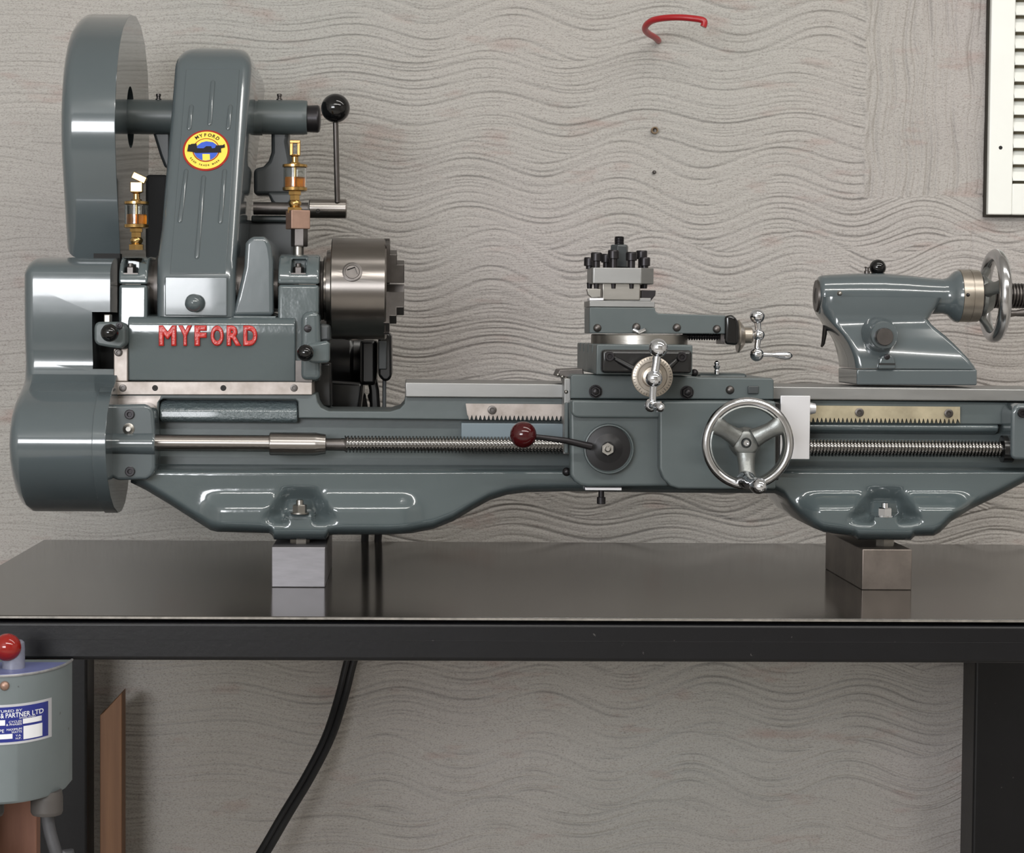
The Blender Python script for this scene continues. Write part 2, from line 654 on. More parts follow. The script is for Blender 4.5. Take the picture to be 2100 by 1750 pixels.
def combed_wall():
    x0, x1, z0, z1 = -0.85, 1.05, 0.45, 1.75
    s = S(WALL_Y)
    c0 = W(1050, 675, WALL_Y)
    ux0, ux1 = c0.x + (1745 - 1050) * s, c0.x + (2045 - 1050) * s
    xs = np.concatenate([np.linspace(x0, ux0, 300, endpoint=False), np.linspace(ux0, ux1, 150, endpoint=False), np.linspace(ux1, x1, 60)])
    nx, nz = len(xs), 1600
    X, Z = np.meshgrid(xs, np.linspace(z0, z1, nz))
    PX, PY = 1050 + (X - c0.x) / s, 675 - (Z - c0.z) / s          # nominal photo position, only to place the strokes
    # comb sweeps laid over one another from the top down, each a band of parallel wavy lines
    rb = np.random.RandomState(12)
    calm = 0.30 + 0.70 * sstep(380, 950, PX)
    q = Z + 0.0
    sweep = np.zeros_like(Z)
    rim_ = np.ones_like(Z)
    zb, k = z1 + 0.1, 0
    ph = 0.3
    while zb > z0 - 0.15:
        ph, am, wl = ph + 0.55 * (rb.rand() - 0.5), 0.0055 + 0.0085 * rb.rand(), 0.168 + 0.02 * rb.rand()
        dr = 0.010 * (rb.rand() - 0.5)
        wave = calm * (am * np.sin(2 * PI * (X / wl + ph)) + 0.35 * am * np.sin(2 * PI * (X / (wl * 1.9) + 3 * ph)) + dr * X / 0.5) + 0.005 * (vnoise(X / 0.12, Z * 0 + k, 5) - 0.5)
        hgt = 0.105 + 0.03 * rb.rand()
        t = (Z - zb - wave)
        on = (t > -hgt / 2) & (t < hgt / 2)
        q = np.where(on, t + k * 0.5, q)
        sweep = np.where(on, k, sweep)
        rim_ = np.where(on, np.minimum(t + hgt / 2, hgt / 2 - t), rim_)
        zb -= 0.070 + 0.035 * rb.rand()
        k += 1
    q = q + 0.0035 * vnoise(X / 0.07, Z / 0.02, 9) + 0.004 * vnoise(X / 0.22, Z / 0.06, 10)
    q2 = X + 0.0022 * np.sin(2 * PI * (Z / 0.11 + vnoise(X / 0.04, Z / 0.3, 11))) + 0.004 * vnoise(X / 0.03, Z / 0.05, 12)
    up = sstep(1766, 1772, PX) * (1 - sstep(395, 408, PY + 0.05 * (PX - 1768))) * (1 - sstep(2060, 2062, PX))
    up = np.where(up > 0.5, 1.0, 0.0)
    q = np.where(up > 0, q2 * 0.7, q)
    along = np.where(up > 0, Z, X)

    def strokes(spacing, jitter, width, seed, keep):
        a = q / spacing
        k = np.floor(a).astype(int)
        best = np.zeros_like(a)
        rs = np.random.RandomState(seed)
        jt = rs.rand(4096)
        for d in (-1, 0, 1):
            kk = (k + d) % 4096
            cpos = (k + d) + 0.5 + (jt[kk] - 0.5) * jitter
            dist = (a - cpos) * spacing
            m = vnoise(along / 0.09 + jt[kk] * 200, kk * 1.0 + 0.5, seed + 1)
            st = sstep(keep, keep + 0.3, m)
            prof = np.where(dist < 0, np.exp(-(dist / (width * 1.9)) ** 2), np.exp(-(dist / (width * 0.55)) ** 2))
            best = np.maximum(best, prof * st)
        return best
    left_soft = 0.35 + 0.65 * sstep(350, 800, PX)
    h = -0.0024 * strokes(0.0100, 0.9, 0.0010, 21, 0.36) * left_soft
    h -= 0.0012 * strokes(0.0046, 0.9, 0.0008, 31, 0.32) * (0.4 + 0.6 * left_soft)
    h -= 0.0022 * np.exp(-(rim_ / 0.0012) ** 2) * sstep(0.35, 0.6, vnoise(X / 0.08, sweep + 0.5, 51)) * left_soft * (1 - up)
    h += 0.0006 * (vnoise(along / 0.10, q / 0.0020, 41) - 0.5) + 0.0005 * (vnoise(along / 0.03, q / 0.0013, 42) - 0.5)
    h *= 0.88 + 0.22 * sstep(1150, 1350, PY) + 0.45 * up
    h += 0.0030 * (vnoise(X / 0.12, Z / 0.05, 43) - 0.5)
    h += 0.0004 * (np.random.RandomState(7).rand(nz, nx) - 0.5)
    # ridge pushed up where the upright strokes meet the others
    h += 0.0022 * np.exp(-((PX - 1772 - 6 * np.sin(PY / 17)) / 7) ** 2) * (1 - sstep(395, 410, PY))
    # a hairline crack below the shutter corner
    h -= 0.0016 * np.exp(-((PX - 1993 - 4 * np.sin(PY / 60)) / 1.6) ** 2) * sstep(455, 470, PY) * (1 - sstep(770, 790, PY))
    Yv = WALL_Y - h
    edge = np.minimum(np.minimum(X - x0, x1 - X), np.minimum(Z - z0, z1 - Z))
    Yv = WALL_Y + (Yv - WALL_Y) * sstep(0, 0.03, edge)
    co = np.stack([X, Yv, Z], -1).reshape(-1, 3).astype(np.float32)
    n0 = nx * nz
    idx = np.arange(n0).reshape(nz, nx)
    quads = np.stack([idx[:-1, :-1], idx[:-1, 1:], idx[1:, 1:], idx[1:, :-1]], -1).reshape(-1, 4)
    # the plain rest of the wall around the combed field
    ex = np.array([[RX0, WALL_Y, 0], [RX1, WALL_Y, 0], [RX1, WALL_Y, RZ1], [RX0, WALL_Y, RZ1],
                   [x0, WALL_Y, z0], [x1, WALL_Y, z0], [x1, WALL_Y, z1], [x0, WALL_Y, z1]], np.float32)
    eq = np.array([[0, 1, 5, 4], [1, 2, 6, 5], [2, 3, 7, 6], [3, 0, 4, 7]]) + n0
    co = np.concatenate([co, ex])
    quads = np.concatenate([quads, eq]).astype(np.int32)
    me = bpy.data.meshes.new('wall_back')
    me.vertices.add(len(co))
    me.vertices.foreach_set('co', co.ravel())
    me.loops.add(quads.size)
    me.loops.foreach_set('vertex_index', quads.ravel())
    me.polygons.add(len(quads))
    me.polygons.foreach_set('loop_start', np.arange(0, quads.size, 4, dtype=np.int32))
    me.update(calc_edges=True)
    me.polygons.foreach_set('use_smooth', [True] * len(quads))
    m = bpy.data.materials.new('combed_plaster')
    m.use_nodes = True
    nt = m.node_tree
    b = nt.nodes['Principled BSDF']
    b.inputs['Roughness'].default_value = 0.75
    geo = nt.nodes.new('ShaderNodeNewGeometry')

    def noise(scale, detail=4, st=(1, 1, 1)):
        mp = nt.nodes.new('ShaderNodeMapping')
        mp.inputs['Scale'].default_value = st
        nt.links.new(geo.outputs['Position'], mp.inputs['Vector'])
        n = nt.nodes.new('ShaderNodeTexNoise')
        n.inputs['Scale'].default_value = scale
        n.inputs['Detail'].default_value = detail
        nt.links.new(mp.outputs['Vector'], n.inputs['Vector'])
        return n.outputs['Fac']

    def ramp(fac, stops):
        r = nt.nodes.new('ShaderNodeValToRGB')
        while len(r.color_ramp.elements) < len(stops):
            r.color_ramp.elements.new(0.5)
        for e, (p, c) in zip(r.color_ramp.elements, stops):
            e.position, e.color = p, lin(c)
        nt.links.new(fac, r.inputs['Fac'])
        return r.outputs['Color']
    c1 = ramp(noise(2.2, 3), [(0.32, (171, 165, 162)), (0.5, (170, 166, 161)), (0.68, (167, 165, 160))])
    c2 = ramp(noise(26, 3, (0.5, 1, 1.6)), [(0.60, (255, 255, 255)), (0.80, (240, 220, 216))])
    c3 = ramp(noise(900, 2, (0.5, 1, 1)), [(0.25, (205, 203, 200)), (0.5, (250, 250, 250)), (0.75, (255, 255, 255))])

    def mul(a, c):
        mx = nt.nodes.new('ShaderNodeMix')
        mx.data_type, mx.blend_type = 'RGBA', 'MULTIPLY'
        mx.inputs['Factor'].default_value = 1.0
        nt.links.new(a, mx.inputs['A'])
        nt.links.new(c, mx.inputs['B'])
        return mx.outputs['Result']
    nt.links.new(mul(mul(c1, c2), c3), b.inputs['Base Color'])
    bn = nt.nodes.new('ShaderNodeBump')
    bn.inputs['Distance'].default_value = 0.0006
    nt.links.new(noise(420, 3, (0.35, 1, 1)), bn.inputs['Height'])
    nt.links.new(bn.outputs['Normal'], b.inputs['Normal'])
    me.materials.append(m)
    o = bpy.data.objects.new('wall_back', me)
    COL.objects.link(o)
    tag(o, 'grey beige plaster wall combed in wavy horizontal strokes', kind='structure')
    return o


combed_wall()


def slab(name, a, b, material, label):
    o = build(B().box(a, b), name, material)
    tag(o, label, kind='structure')


slab('floor', (RX0, RY0, -0.1), (RX1, WALL_Y + 0.1, 0.0), FLOOR, 'grey concrete floor under the bench')
slab('ceiling', (RX0, RY0, RZ1), (RX1, WALL_Y + 0.1, RZ1 + 0.1), CEIL, 'plain pale ceiling over the workshop')
slab('wall_left', (RX0 - 0.1, RY0, 0), (RX0, WALL_Y + 0.1, RZ1), ROOMW, 'plain side wall to the left of the bench')
slab('wall_right', (RX1, RY0, 0), (RX1 + 0.1, WALL_Y + 0.1, RZ1), ROOMW, 'plain side wall to the right of the bench')
slab('wall_front', (RX0, RY0 - 0.1, 0), (RX1, RY0, RZ1), ROOMW, 'plain wall behind the photographer')

# ------------------------------------------------------------------ white louvred shutter on the wall
SH_Y = 0.455
p0 = W(2026, 440, SH_Y)
sh = thing('louvred_shutter', (p0.x + 0.2, WALL_Y, p0.z), 'white painted louvred shutter on the wall at the upper right corner', 'shutter')
xr = p0.x + 0.42
zt = p0.z + 0.62
st_w = 50 * S(SH_Y)
rail = 64 * S(SH_Y)
build(B().box((p0.x, SH_Y, p0.z), (p0.x + st_w, WALL_Y + 0.004, zt)), 'stile', WHITE, sh, bevel=0.0015)
build(B().box((xr - st_w, SH_Y, p0.z), (xr, WALL_Y + 0.004, zt)), 'stile', WHITE, sh, bevel=0.0015)
build(B().box((p0.x + st_w, SH_Y + 0.0008, p0.z), (xr - st_w, WALL_Y + 0.004, p0.z + rail)), 'bottom_rail', WHITE, sh, bevel=0.0015)
build(B().box((p0.x + st_w, SH_Y + 0.0008, zt - rail), (xr - st_w, WALL_Y + 0.004, zt)), 'top_rail', WHITE, sh, bevel=0.0015)
build(B().box((p0.x + st_w, WALL_Y - 0.002, p0.z + rail), (xr - st_w, WALL_Y + 0.004, zt - rail)), 'backing_board', mat('shutter_backing', (120, 112, 92), rough=0.8), sh)
DG = mat('painted_gap_shade', (48, 44, 38), rough=0.9)  # dark strips whose colour stands in for the shade between shutter and plaster
build(B().box((p0.x - 0.0020, WALL_Y - 0.007, p0.z - 0.0020), (p0.x, WALL_Y + 0.004, zt)).box((p0.x, WALL_Y - 0.007, p0.z - 0.0022), (xr, WALL_Y + 0.004, p0.z)), 'painted_shadow_gap', DG, sh)
dome(sh, 2052, 303, SH_Y, 4, 0.0006, DARKHOLE, 'screw')
sl_p = 33.9 * S(SH_Y)
z = p0.z + rail + 0.003
k = 0
while z + sl_p < zt - rail:
    def mk_slat(b):
        w = (xr - p0.x - 2 * st_w) / 2 - 0.0005
        b.xprism([(0.0, 0.0), (-0.004, 0.0003), (0.007, sl_p * 0.86), (0.010, sl_p * 0.86)], -w, w)
    stamp(('slat',), 'slat', WHITE, sh, ((p0.x + xr) / 2, SH_Y + 0.0035, z), mk_slat)
    z += sl_p
    k += 1

# ------------------------------------------------------------------ red hook, wall plugs
hk = [W(1350, 84, 0.475), W(1349, 82, 0.462), W(1342, 76, 0.445), W(1330, 69, 0.425), W(1323, 61, 0.408), W(1325, 52, 0.395), W(1336, 43, 0.383),
      W(1352, 38.5, 0.374), W(1375, 36, 0.366), W(1400, 36, 0.36), W(1422, 38, 0.356), W(1438, 40.5, 0.353), W(1444, 44, 0.352), W(1444, 50, 0.352), W(1442, 55, 0.352)]


def smooth_path(pts, n=4):
    out = []
    P_ = [pts[0]] + list(pts) + [pts[-1]]
    for i in range(1, len(P_) - 2):
        a, b, c, d = P_[i - 1], P_[i], P_[i + 1], P_[i + 2]
        for k in range(n):
            t = k / n
            out.append(0.5 * ((2 * b) + (c - a) * t + (2 * a - 5 * b + 4 * c - d) * t * t + (3 * b - a - 3 * c + d) * t ** 3))
    out.append(pts[-1])
    return out


hook = build(B().tube(smooth_path(hk), 6.6 * S(0.39), 14), 'wall_hook', REDH, org=W(1350, 84, WALL_Y))
tag(hook, 'red plastic-coated bent hook screwed into the plaster wall', 'hook')
plug = thing('wall_plug', W(1343, 267, WALL_Y), 'small brown wall plug in the plaster below the red hook', 'wall plug')
build(B().rev(W(1343, 267, 0.464), (0, 1, 0), [(0.012, 0.0040), (0.0, 0.0040), (0.0, 0.0026), (0.011, 0.0024)], 18, cap1=True), 'sleeve', mat('brown_plug', (112, 92, 66), rough=0.6), plug)
build(B().rev(W(1342, 353, 0.467), (0, 1, 0), [(0.006, 0.0022), (0.0, 0.0020), (-0.001, 0.0010)], 12), 'wall_nail', STEEL_D, org=W(1342, 353, WALL_Y))
tag(bpy.data.objects['wall_nail'], 'tiny dark nail head in the plaster under the brown wall plug', 'nail')

# ------------------------------------------------------------------ bench
BX0, BX1 = W(90, 1108, 0.437).x, W(2095, 1117, 0.437).x
BY0, BY1 = -0.203, 0.437
RB = BENCH_Z - 0.0028                           # underside of the sheet
bench = thing('workbench', ((BX0 + BX1) / 2, 0.12, 0.0), 'black steel-framed workbench with a glossy dark sheet top under the lathe', 'workbench')
build(B().box((BX0, BY0, RB), (BX1, BY1, BENCH_Z)), 'bench_top', BENCH, bench, bevel=0.0007, seg=2)
build(B().box((BX0 + 0.001, BY0 - 0.0006, RB + 0.0004), (BX1 - 0.001, BY0 + 0.0006, BENCH_Z - 0.0006)), 'sheet_edge', BENCHE, bench)
rz0 = W(1050, 1358, BY0).z
rzm = W(1050, 1315.5, BY0).z
rt = RB - 0.0006
for nm, a, c in (('front_rail', (BX0, BY0 + 0.001, rz0), (BX1, BY0 + 0.05, rt - 0.0016)), ('weld_seam', (BX0, BY0 + 0.0008, rzm - 0.0002), (BX1, BY0 + 0.002, rzm + 0.0002)),
                 ('back_rail', (BX0, BY1 - 0.05, rz0 + 0.008), (BX1, BY1 - 0.002, rt))):
    build(B().box(a, c), nm, FRAME, bench, bevel={'front_rail': 0.0034, 'weld_seam': 0.00015}.get(nm, 0.0012), seg=4)
for xx in (BX0, BX1 - 0.05):
    build(B().box((xx, BY0 + 0.0505, rz0), (xx + 0.05, BY1 - 0.0505, rt)), 'side_rail', FRAME, bench, bevel=0.001)
lw = 0.0575
for xx, yy in ((BX0, BY1 - 0.062), (BX1 - 0.0665, BY1 - 0.062), (BX0, BY0 + 0.004), (BX1 - lw, BY0 + 0.004)):
    build(B().box((xx, yy, 0.004), (xx + (0.0665 if xx > 0 and yy > 0 else lw), yy + 0.055, rz0 + 0.01)), 'leg', FRAME, bench, bevel=0.003)
    build(B().box((xx - 0.006, yy - 0.006, 0.0), (xx + lw + 0.008, yy + 0.06, 0.0045)), 'foot_plate', FRAME, bench)

# ------------------------------------------------------------------ the two steel blocks the lathe stands on
for (x0, y0, x1, dep, m, lab) in ((557, 1122, 667, 0.178, BLOCK1, 'bright machined steel block under the left foot of the lathe'),
                                  (1768, 1127, 1870, 0.178, BLOCK2, 'dark mottled steel block under the right foot of the lathe')):
    z1 = W((x0 + x1) / 2, y0, 0.0).z
    xa, xb = W(x0, 1160, 0.0).x, W(x1, 1160, 0.0).x
    o = build(B().box((xa, 0.0, BENCH_Z), (xb, dep, z1)), 'riser_block', m, bevel=0.0008, seg=2, org=((xa + xb) / 2, dep / 2, BENCH_Z))
    tag(o, lab, 'steel block', 'steel blocks under the lathe feet')

# ------------------------------------------------------------------ timber under the bench
pk = B().prism([(205, 1467), (212, 1462), (247, 1424), (250, 1421), (250, 2420), (205, 2420)], 0.40, 0.432)
pk.v = [Vector((q.x, q.y, max(q.z, 0.0))) for q in pk.v]
o = build(pk, 'wood_plank', WOOD, bevel=0.0015, org=W(230, 1750, 0.41))
tag(o, 'rough brown plank with a slanted top standing against the wall under the bench', 'plank')
bd = B().box((W(-110, 1700, -0.14).x, -0.14, 0.0), (W(75, 1700, -0.14).x, -0.12, rz0 - 0.002))
o = build(bd, 'wood_board', WOODB, bevel=0.001, org=(W(0, 1700, -0.14).x, -0.13, 0))
tag(o, 'upright reddish brown board behind the switch box', 'board')

# ------------------------------------------------------------------ cords from the motor down behind the bench
for i, (dx, lab) in enumerate(((0, 'left one of the two black cords hanging behind the bench'), (1, 'right one of the two black cords hanging behind the bench'))):
    a = 13 * dx
    pts = [W(742 + 20 * dx, 812, 0.33), W(748 + 24 * dx, 850, 0.36), W(752 + 27 * dx, 930, 0.40), W(750 + 28 * dx, 1030, 0.435), W(748 + 27 * dx, 1110, 0.452), W(742 + 20 * dx, 1200, 0.455),
           W(730 + a * 1.2, 1290, 0.454), W(711 + a, 1362, 0.45), W(694 + a, 1430, 0.44), W(668 + a, 1510, 0.42), W(628 + a, 1590, 0.40), W(580 + a, 1670, 0.38), W(532 + a, 1752, 0.36),
           W(470 + a, 1850, 0.33), W(380 + a, 2010, 0.30)]
    pts = smooth_path(pts, 5)
    pts += [Vector((pts[-1].x - 0.03, 0.28, 0.35)), Vector((pts[-1].x - 0.05, 0.26, 0.1)), Vector((pts[-1].x - 0.06, 0.25, 0.008))]
    o = build(B().tube(pts, 0.0044, 12), 'power_cord', RUBBER, org=(pts[-1].x, 0.25, 0))
    tag(o, lab, 'cord', 'black cords behind the bench')

# ------------------------------------------------------------------ reversing switch hung on the bench rail
SWB, SWD = -0.2035, 0.088                       # back plane, depth of the drum
sw_c = W(14, 1370, SWB)
sw_a = W(148, 1370, SWB).x - sw_c.x             # half width
swt, swb_ = W(14, 1388, SWB - SWD).z, W(14, 1652, SWB - SWD).z
switch = thing('switch_box', (sw_c.x, SWB, swb_), 'grey drum reversing switch with red ball knob hung on the bench rail', 'switch')


def drum_y(x, out=0.0):
    t = max(-1.0, min(1.0, (x - sw_c.x) / sw_a))
    return SWB - SWD * math.sqrt(max(0.0, 1 - abs(t) ** 2.3)) - out


def drum_ring(zz, inset=0.0):
    r = []
    for k in range(41):
        th = -PI / 2 + PI * k / 40
        x = sw_c.x + (sw_a - inset) * math.sin(th)
        r.append(Vector((x, min(SWB, drum_y(x) + inset), zz)))
    return r


build(B().rings([drum_ring(swb_, 0.002), drum_ring(swb_ + 0.002), drum_ring(swt - 0.0015), drum_ring(swt)]), 'drum_body', SWITCHP, switch)
build(B().rings([drum_ring(swt, 0.0012), drum_ring(swt + 0.0012, 0.0016)]), 'drum_top', BLUET, switch)
lip = B()
lip.tube([Vector((p.x, p.y, swt)) for p in drum_ring(swt)], 0.0011, 6)
build(lip, 'rim_lip', mat('worn_rim', (150, 150, 152), metal=0.5, rough=0.4, var=0.2, vscale=120), switch)
ky = SWB - 0.052
stem_c = W(28, 1388, ky)
build(B().rev((stem_c.x, ky, swt), (0, 0, 1), [(0, 23 * S(ky)), (0.016, 23 * S(ky)), (0.022, 22 * S(ky)), (0.0235, 18 * S(ky))], 28), 'knob_collar', mat('scuffed_grey_collar', (112, 114, 128), rough=0.3, var=0.2, vscale=60), switch)
kb = B().tube([Vector((stem_c.x, ky, swt + 0.012)), W(16, 1335, ky - 0.004)], 0.004, 12)
kob = build(kb, 'knob_stem', STEEL_D, switch)
build(B().pball(15, 1328, ky - 0.006, 28.5, 32), 'ball_knob', REDB, switch)
dome(switch, 9, 1407, drum_y(W(9, 1407, SWB - SWD).x), 10, 0.0025, COPPER, 'rivet')
# name plate: a thin bent sheet
PY0, PY1 = 1451.0, 1529.0
yy = SWB - SWD


def plate_at(px, py, out):
    x = W(px, py, yy).x
    return Vector((x, drum_y(x, out), W(px if px > -200 else 0, py + 0.0, yy).z))


def bent(px0, py0, px1, py1, o0, o1, n=14):
    b = B()
    ring = []
    for i in range(n + 1):
        px = px0 + (px1 - px0) * i / n
        x = W(px, (py0 + py1) / 2, yy).x
        za, zb = W(15, py0, yy).z, W(15, py1, yy).z
        ring.append([Vector((x, drum_y(x, o1), za)), Vector((x, drum_y(x, o0), za)), Vector((x, drum_y(x, o0), zb)), Vector((x, drum_y(x, o1), zb))])
    return b.rings(ring)


plate = build(bent(-62, PY0 - 4, 90, PY1, -0.0004, 0.0007), 'nameplate', mat('plate_edge_metal', (205, 206, 212), metal=0.5, rough=0.35), switch)
build(bent(-58, PY0 + 1, 85, PY1 - 5, 0.0005, 0.0010), 'enamel_field', BLUEP, plate)
wf = B()
for r in ((-45, 1478, 10, 1489), (43, 1478.6, 75, 1489), (44, 1494, 76, 1521), (-45, 1507, 24, 1517)):
    build(bent(*r, 0.0008, 0.0013, 6), 'blank_field', WHITEP, plate)


def plate_text(txt, x0, x1, y0, y1, bold=0.01):
    v2, f, asp = text_shape(txt, bold)
    b = B()

    def place(u, v, d):
        px, py = x0 + (x1 - x0) * u, y1 + (y0 - y1) * v
        x = W(px, 1480, yy).x
        return Vector((x, drum_y(x, 0.0009 + d), W(15, py, yy).z))
    solid_letters(b, v2, f, place, 0.0004)
    build(b, 'lettering', WHITEP, plate)


plate_text('MANUFACTURED BY', -52, 42, 1457.5, 1462.5, 0.0)
plate_text('& PARTNER LTD', 1, 78, 1464, 1474, 0.012)
plate_text('ENGLAND', 37, 65, 1474.9, 1477.6, 0.0)
plate_text('CYCLES', 17, 41, 1480.5, 1484.7, 0.0)
plate_text('& PHASES', 12, 41, 1486, 1490.2, 0.0)
plate_text('MAXIMUM', 13, 41, 1496, 1500.5, 0.0)
plate_text('WATTS', 22, 41, 1502, 1506.3, 0.0)
plate_text('V.A.', 30, 40, 1509.5, 1513.5, 0.0)
plate_text('H.P.', 30, 40, 1515.5, 1519.5, 0.0)
plate_text('TYPE', -14, 8, 1497, 1503.5, 0.0)
dome(plate, 82, 1482, drum_y(W(82, 1482, yy).x, 0.0008), 4.5, 0.0012, STEEL, 'rivet')
# cable glands and their leads
for gx, gy in ((96, -0.245), (-25, -0.25)):
    c = W(gx, 1660, gy)
    gl = build(B().rev((c.x, gy, swb_ + 0.002), (0, 0, -1), [(0, 31 * S(gy)), (0.006, 33 * S(gy)), (0.017, 33 * S(gy)), (0.0195, 30 * S(gy))], 24), 'cable_gland', mat('grey_gland', (66, 62, 60), rough=0.5), switch)
    e = 1 if gx > 0 else -1.4
    pts = smooth_path([Vector((c.x, gy, swb_ - 0.012)), Vector((c.x + 0.002 * e, gy, swb_ - 0.03)), Vector((c.x + 0.009 * e, gy, swb_ - 0.055)), Vector((c.x + 0.02 * e, gy + 0.01, swb_ - 0.10)), Vector((c.x + 0.022 * e, gy + 0.012, 0.2)), Vector((c.x + 0.022 * e, gy + 0.015, 0.006))], 5)
    o = build(B().tube(pts, 0.0052, 10), 'power_cord', GREYCORD, org=pts[-1])
    tag(o, ('grey cord running down from the right gland of the switch box' if gx > 0 else 'grey cord from the left gland of the switch box at the photo edge'), 'cord')

# ================================================================== LATHE
LC = W(1100, 1205, 0.08)
lathe = thing('lathe', (LC.x, 0.089, W(615, 1120, 0).z), 'grey-green metalworking lathe with red raised lettering on its headstock', 'lathe')
AX_Y = 0.089                                     # spindle axis depth
FB = 0.032                                       # front face of the bed

# ---- bed
bed = B()
bed.prism([(234, 806), (648, 808), (651, 824), (658, 836), (674, 843), (800, 844), (820, 838), (829, 828), (831, 812), (1500, 818), (2165, 827), (2165, 872), (1640, 868), (612, 858),
           (611, 824), (606, 820), (335, 818), (326, 823), (325, 960), (234, 960)], FB, 0.146)
bed_o = build(bed, 'bed', PAINT_SAT, lathe, bevel=0.0012)
build(B().prism([(300, 814), (640, 814), (650, 850), (830, 850), (840, 822), (2160, 830), (2160, 985), (300, 985)], 0.046, 0.14), 'bed_web', PAINT_SAT, bed_o)
zr = lambda px, py, Y: W(px, py, Y).z
pr = [(0.046, zr(460, 820, 0.04)), (0.041, zr(460, 823, 0.04)), (0.034, zr(460, 835, 0.03)), (0.0315, zr(460, 842, 0.028)), (0.031, zr(460, 860, 0.03)), (0.036, zr(460, 867, 0.03)), (0.046, zr(460, 868, 0.03))]
build(B().xprism(pr, W(327, 840, 0.032).x, W(610, 840, 0.032).x), 'rough_cast_panel', PAINT_R, bed_o, bevel=0.002)
build(B().prism([(233, 812), (330, 812), (328, 818), (322, 826), (321, 862), (316, 862), (316, 832), (233, 832)], FB - 0.0006, FB + 0.002), 'machined_pad', STEEL_W, bed_o)
# trough ceiling on the right, behind the leadscrew
pr = [(0.046, zr(1850, 866, 0.03)), (0.034, zr(1850, 869, 0.03)), (0.031, zr(1850, 876, 0.03)), (0.034, zr(1850, 886, 0.03)), (0.046, zr(1850, 893, 0.03))]
build(B().xprism(pr, W(1560, 880, 0.03).x, W(2050, 880, 0.03).x), 'trough_rib', PAINT, bed_o, bevel=0.002)
# ways
way = build(B().prism([(831, 784), (2165, 799), (2165, 824), (831, 815)], 0.026, 0.152), 'bed_way', STEEL_P, lathe, bevel=0.0012)
strip = build(B().prism([(225, 783), (640, 783.5), (640, 810), (225, 810)], 0.026, 0.152), 'bed_strip', STEEL_W, lathe, bevel=0.0006)
for px, scr in ((252, 1), (318, 0), (458, 0), (603, 1)):
    if scr:
        stamp(('stripscrew',), 'screw', STEEL_D, strip, W(px, 796, 0.026), mk_socket(7.5 * S(0.026), 0.0008))
    else:
        stamp(('striphole',), 'oil_hole', DARKHOLE, strip, W(px, 796, 0.026), mk_socket(6 * S(0.026), 0.0003))

# ---- skirt and feet: one cast front, deeper where the bolt pockets are
BOT = [(268, 990), (300, 1006), (345, 1033), (400, 1068), (432, 1088), (445, 1091), (552, 1094), (558, 1098), (562, 1107), (668, 1107), (674, 1099), (684, 1097), (800, 1097), (845, 1094), (890, 1085),
       (930, 1069), (970, 1045), (1005, 1026), (1040, 1015), (1080, 1010), (1165, 1008), (1400, 1011), (1590, 1012), (1608, 1022), (1620, 1040), (1640, 1062), (1668, 1083), (1690, 1092), (1735, 1098), (1752, 1101),
       (1760, 1107), (1868, 1108), (1876, 1100), (1915, 1099), (1928, 1092), (1950, 1070), (1990, 1045), (2050, 1016), (2100, 990), (2165, 966)]


def lerp_y(tab, x):
    for (a, b), (c, d) in zip(tab, tab[1:]):
        if a <= x <= c:
            return b + (d - b) * (x - a) / (c - a)
    return tab[0][1] if x < tab[0][0] else tab[-1][1]


def ss(a, b, x):
    t = max(0.0, min(1.0, (x - a) / (b - a)))
    return t * t * (3 - 2 * t)


def skirt_y(px, py):
    """depth of the painted front of the skirt"""
    top = 968
    Y = 0.016
    Y += 0.030 * (1 - ss(952, 974, py)) ** 2                      # turns back under the trough
    for xc, lo, hi, nut, fl in ((615, 400, 880, 1052, 0.010), (1815, 1625, 2010, 1058, 0.020)):
        w = ss(lo, lo + 60, px) * (1 - ss(hi - 60, hi, px))
        flare = ss(1004, 1050, py) * fl * w
        d = (px - xc)
        half = 52 + max(0, py - 1010) * 0.55
        pocket = (1 - ss(half * 0.35, half, abs(d))) * ss(994, 1030, py) * (1 - ss(1056, 1080, py))
        ledge = ss(nut - 6, nut + 4, py) * (1 - ss(22, 34, abs(d)))
        pocket *= (1 - ledge)
        Y += -flare * (1 - pocket) + 0.013 * pocket
    return Y


def skirt():
    cols = sorted(set(list(np.arange(268, 2166, 5.0)) + [p[0] for p in BOT]))
    rows = 34
    v, f = [], []
    for px in cols:
        bot = lerp_y(BOT, px)
        top = 952.0 + (px - 300) * 0.004
        if px < 300:
            top = min(bot - 1, 985 - (px - 268) * 1.0)
        for j in range(rows):
            t = j / (rows - 1)
            t = t * t * (3 - 2 * t) * 0.35 + t * 0.65
            py = top + (bot - top) * t
            Y = skirt_y(px, py)
            e = (bot - py)
            Y += 0.016 * (1 - min(1, e / 24.0)) ** 3              # rolled lower edge
            Yq = Y
            q = W(px, py, Yq)
            v.append(q)
        q = v[-1]
        v.append(Vector((q.x, 0.16, q.z)))                         # straight back underneath
    n = rows + 1
    for i in range(len(cols) - 1):
        for j in range(n - 1):
            f.append((i * n + j, i * n + j + 1, (i + 1) * n + j + 1, (i + 1) * n + j))
    return B().add(v, f)


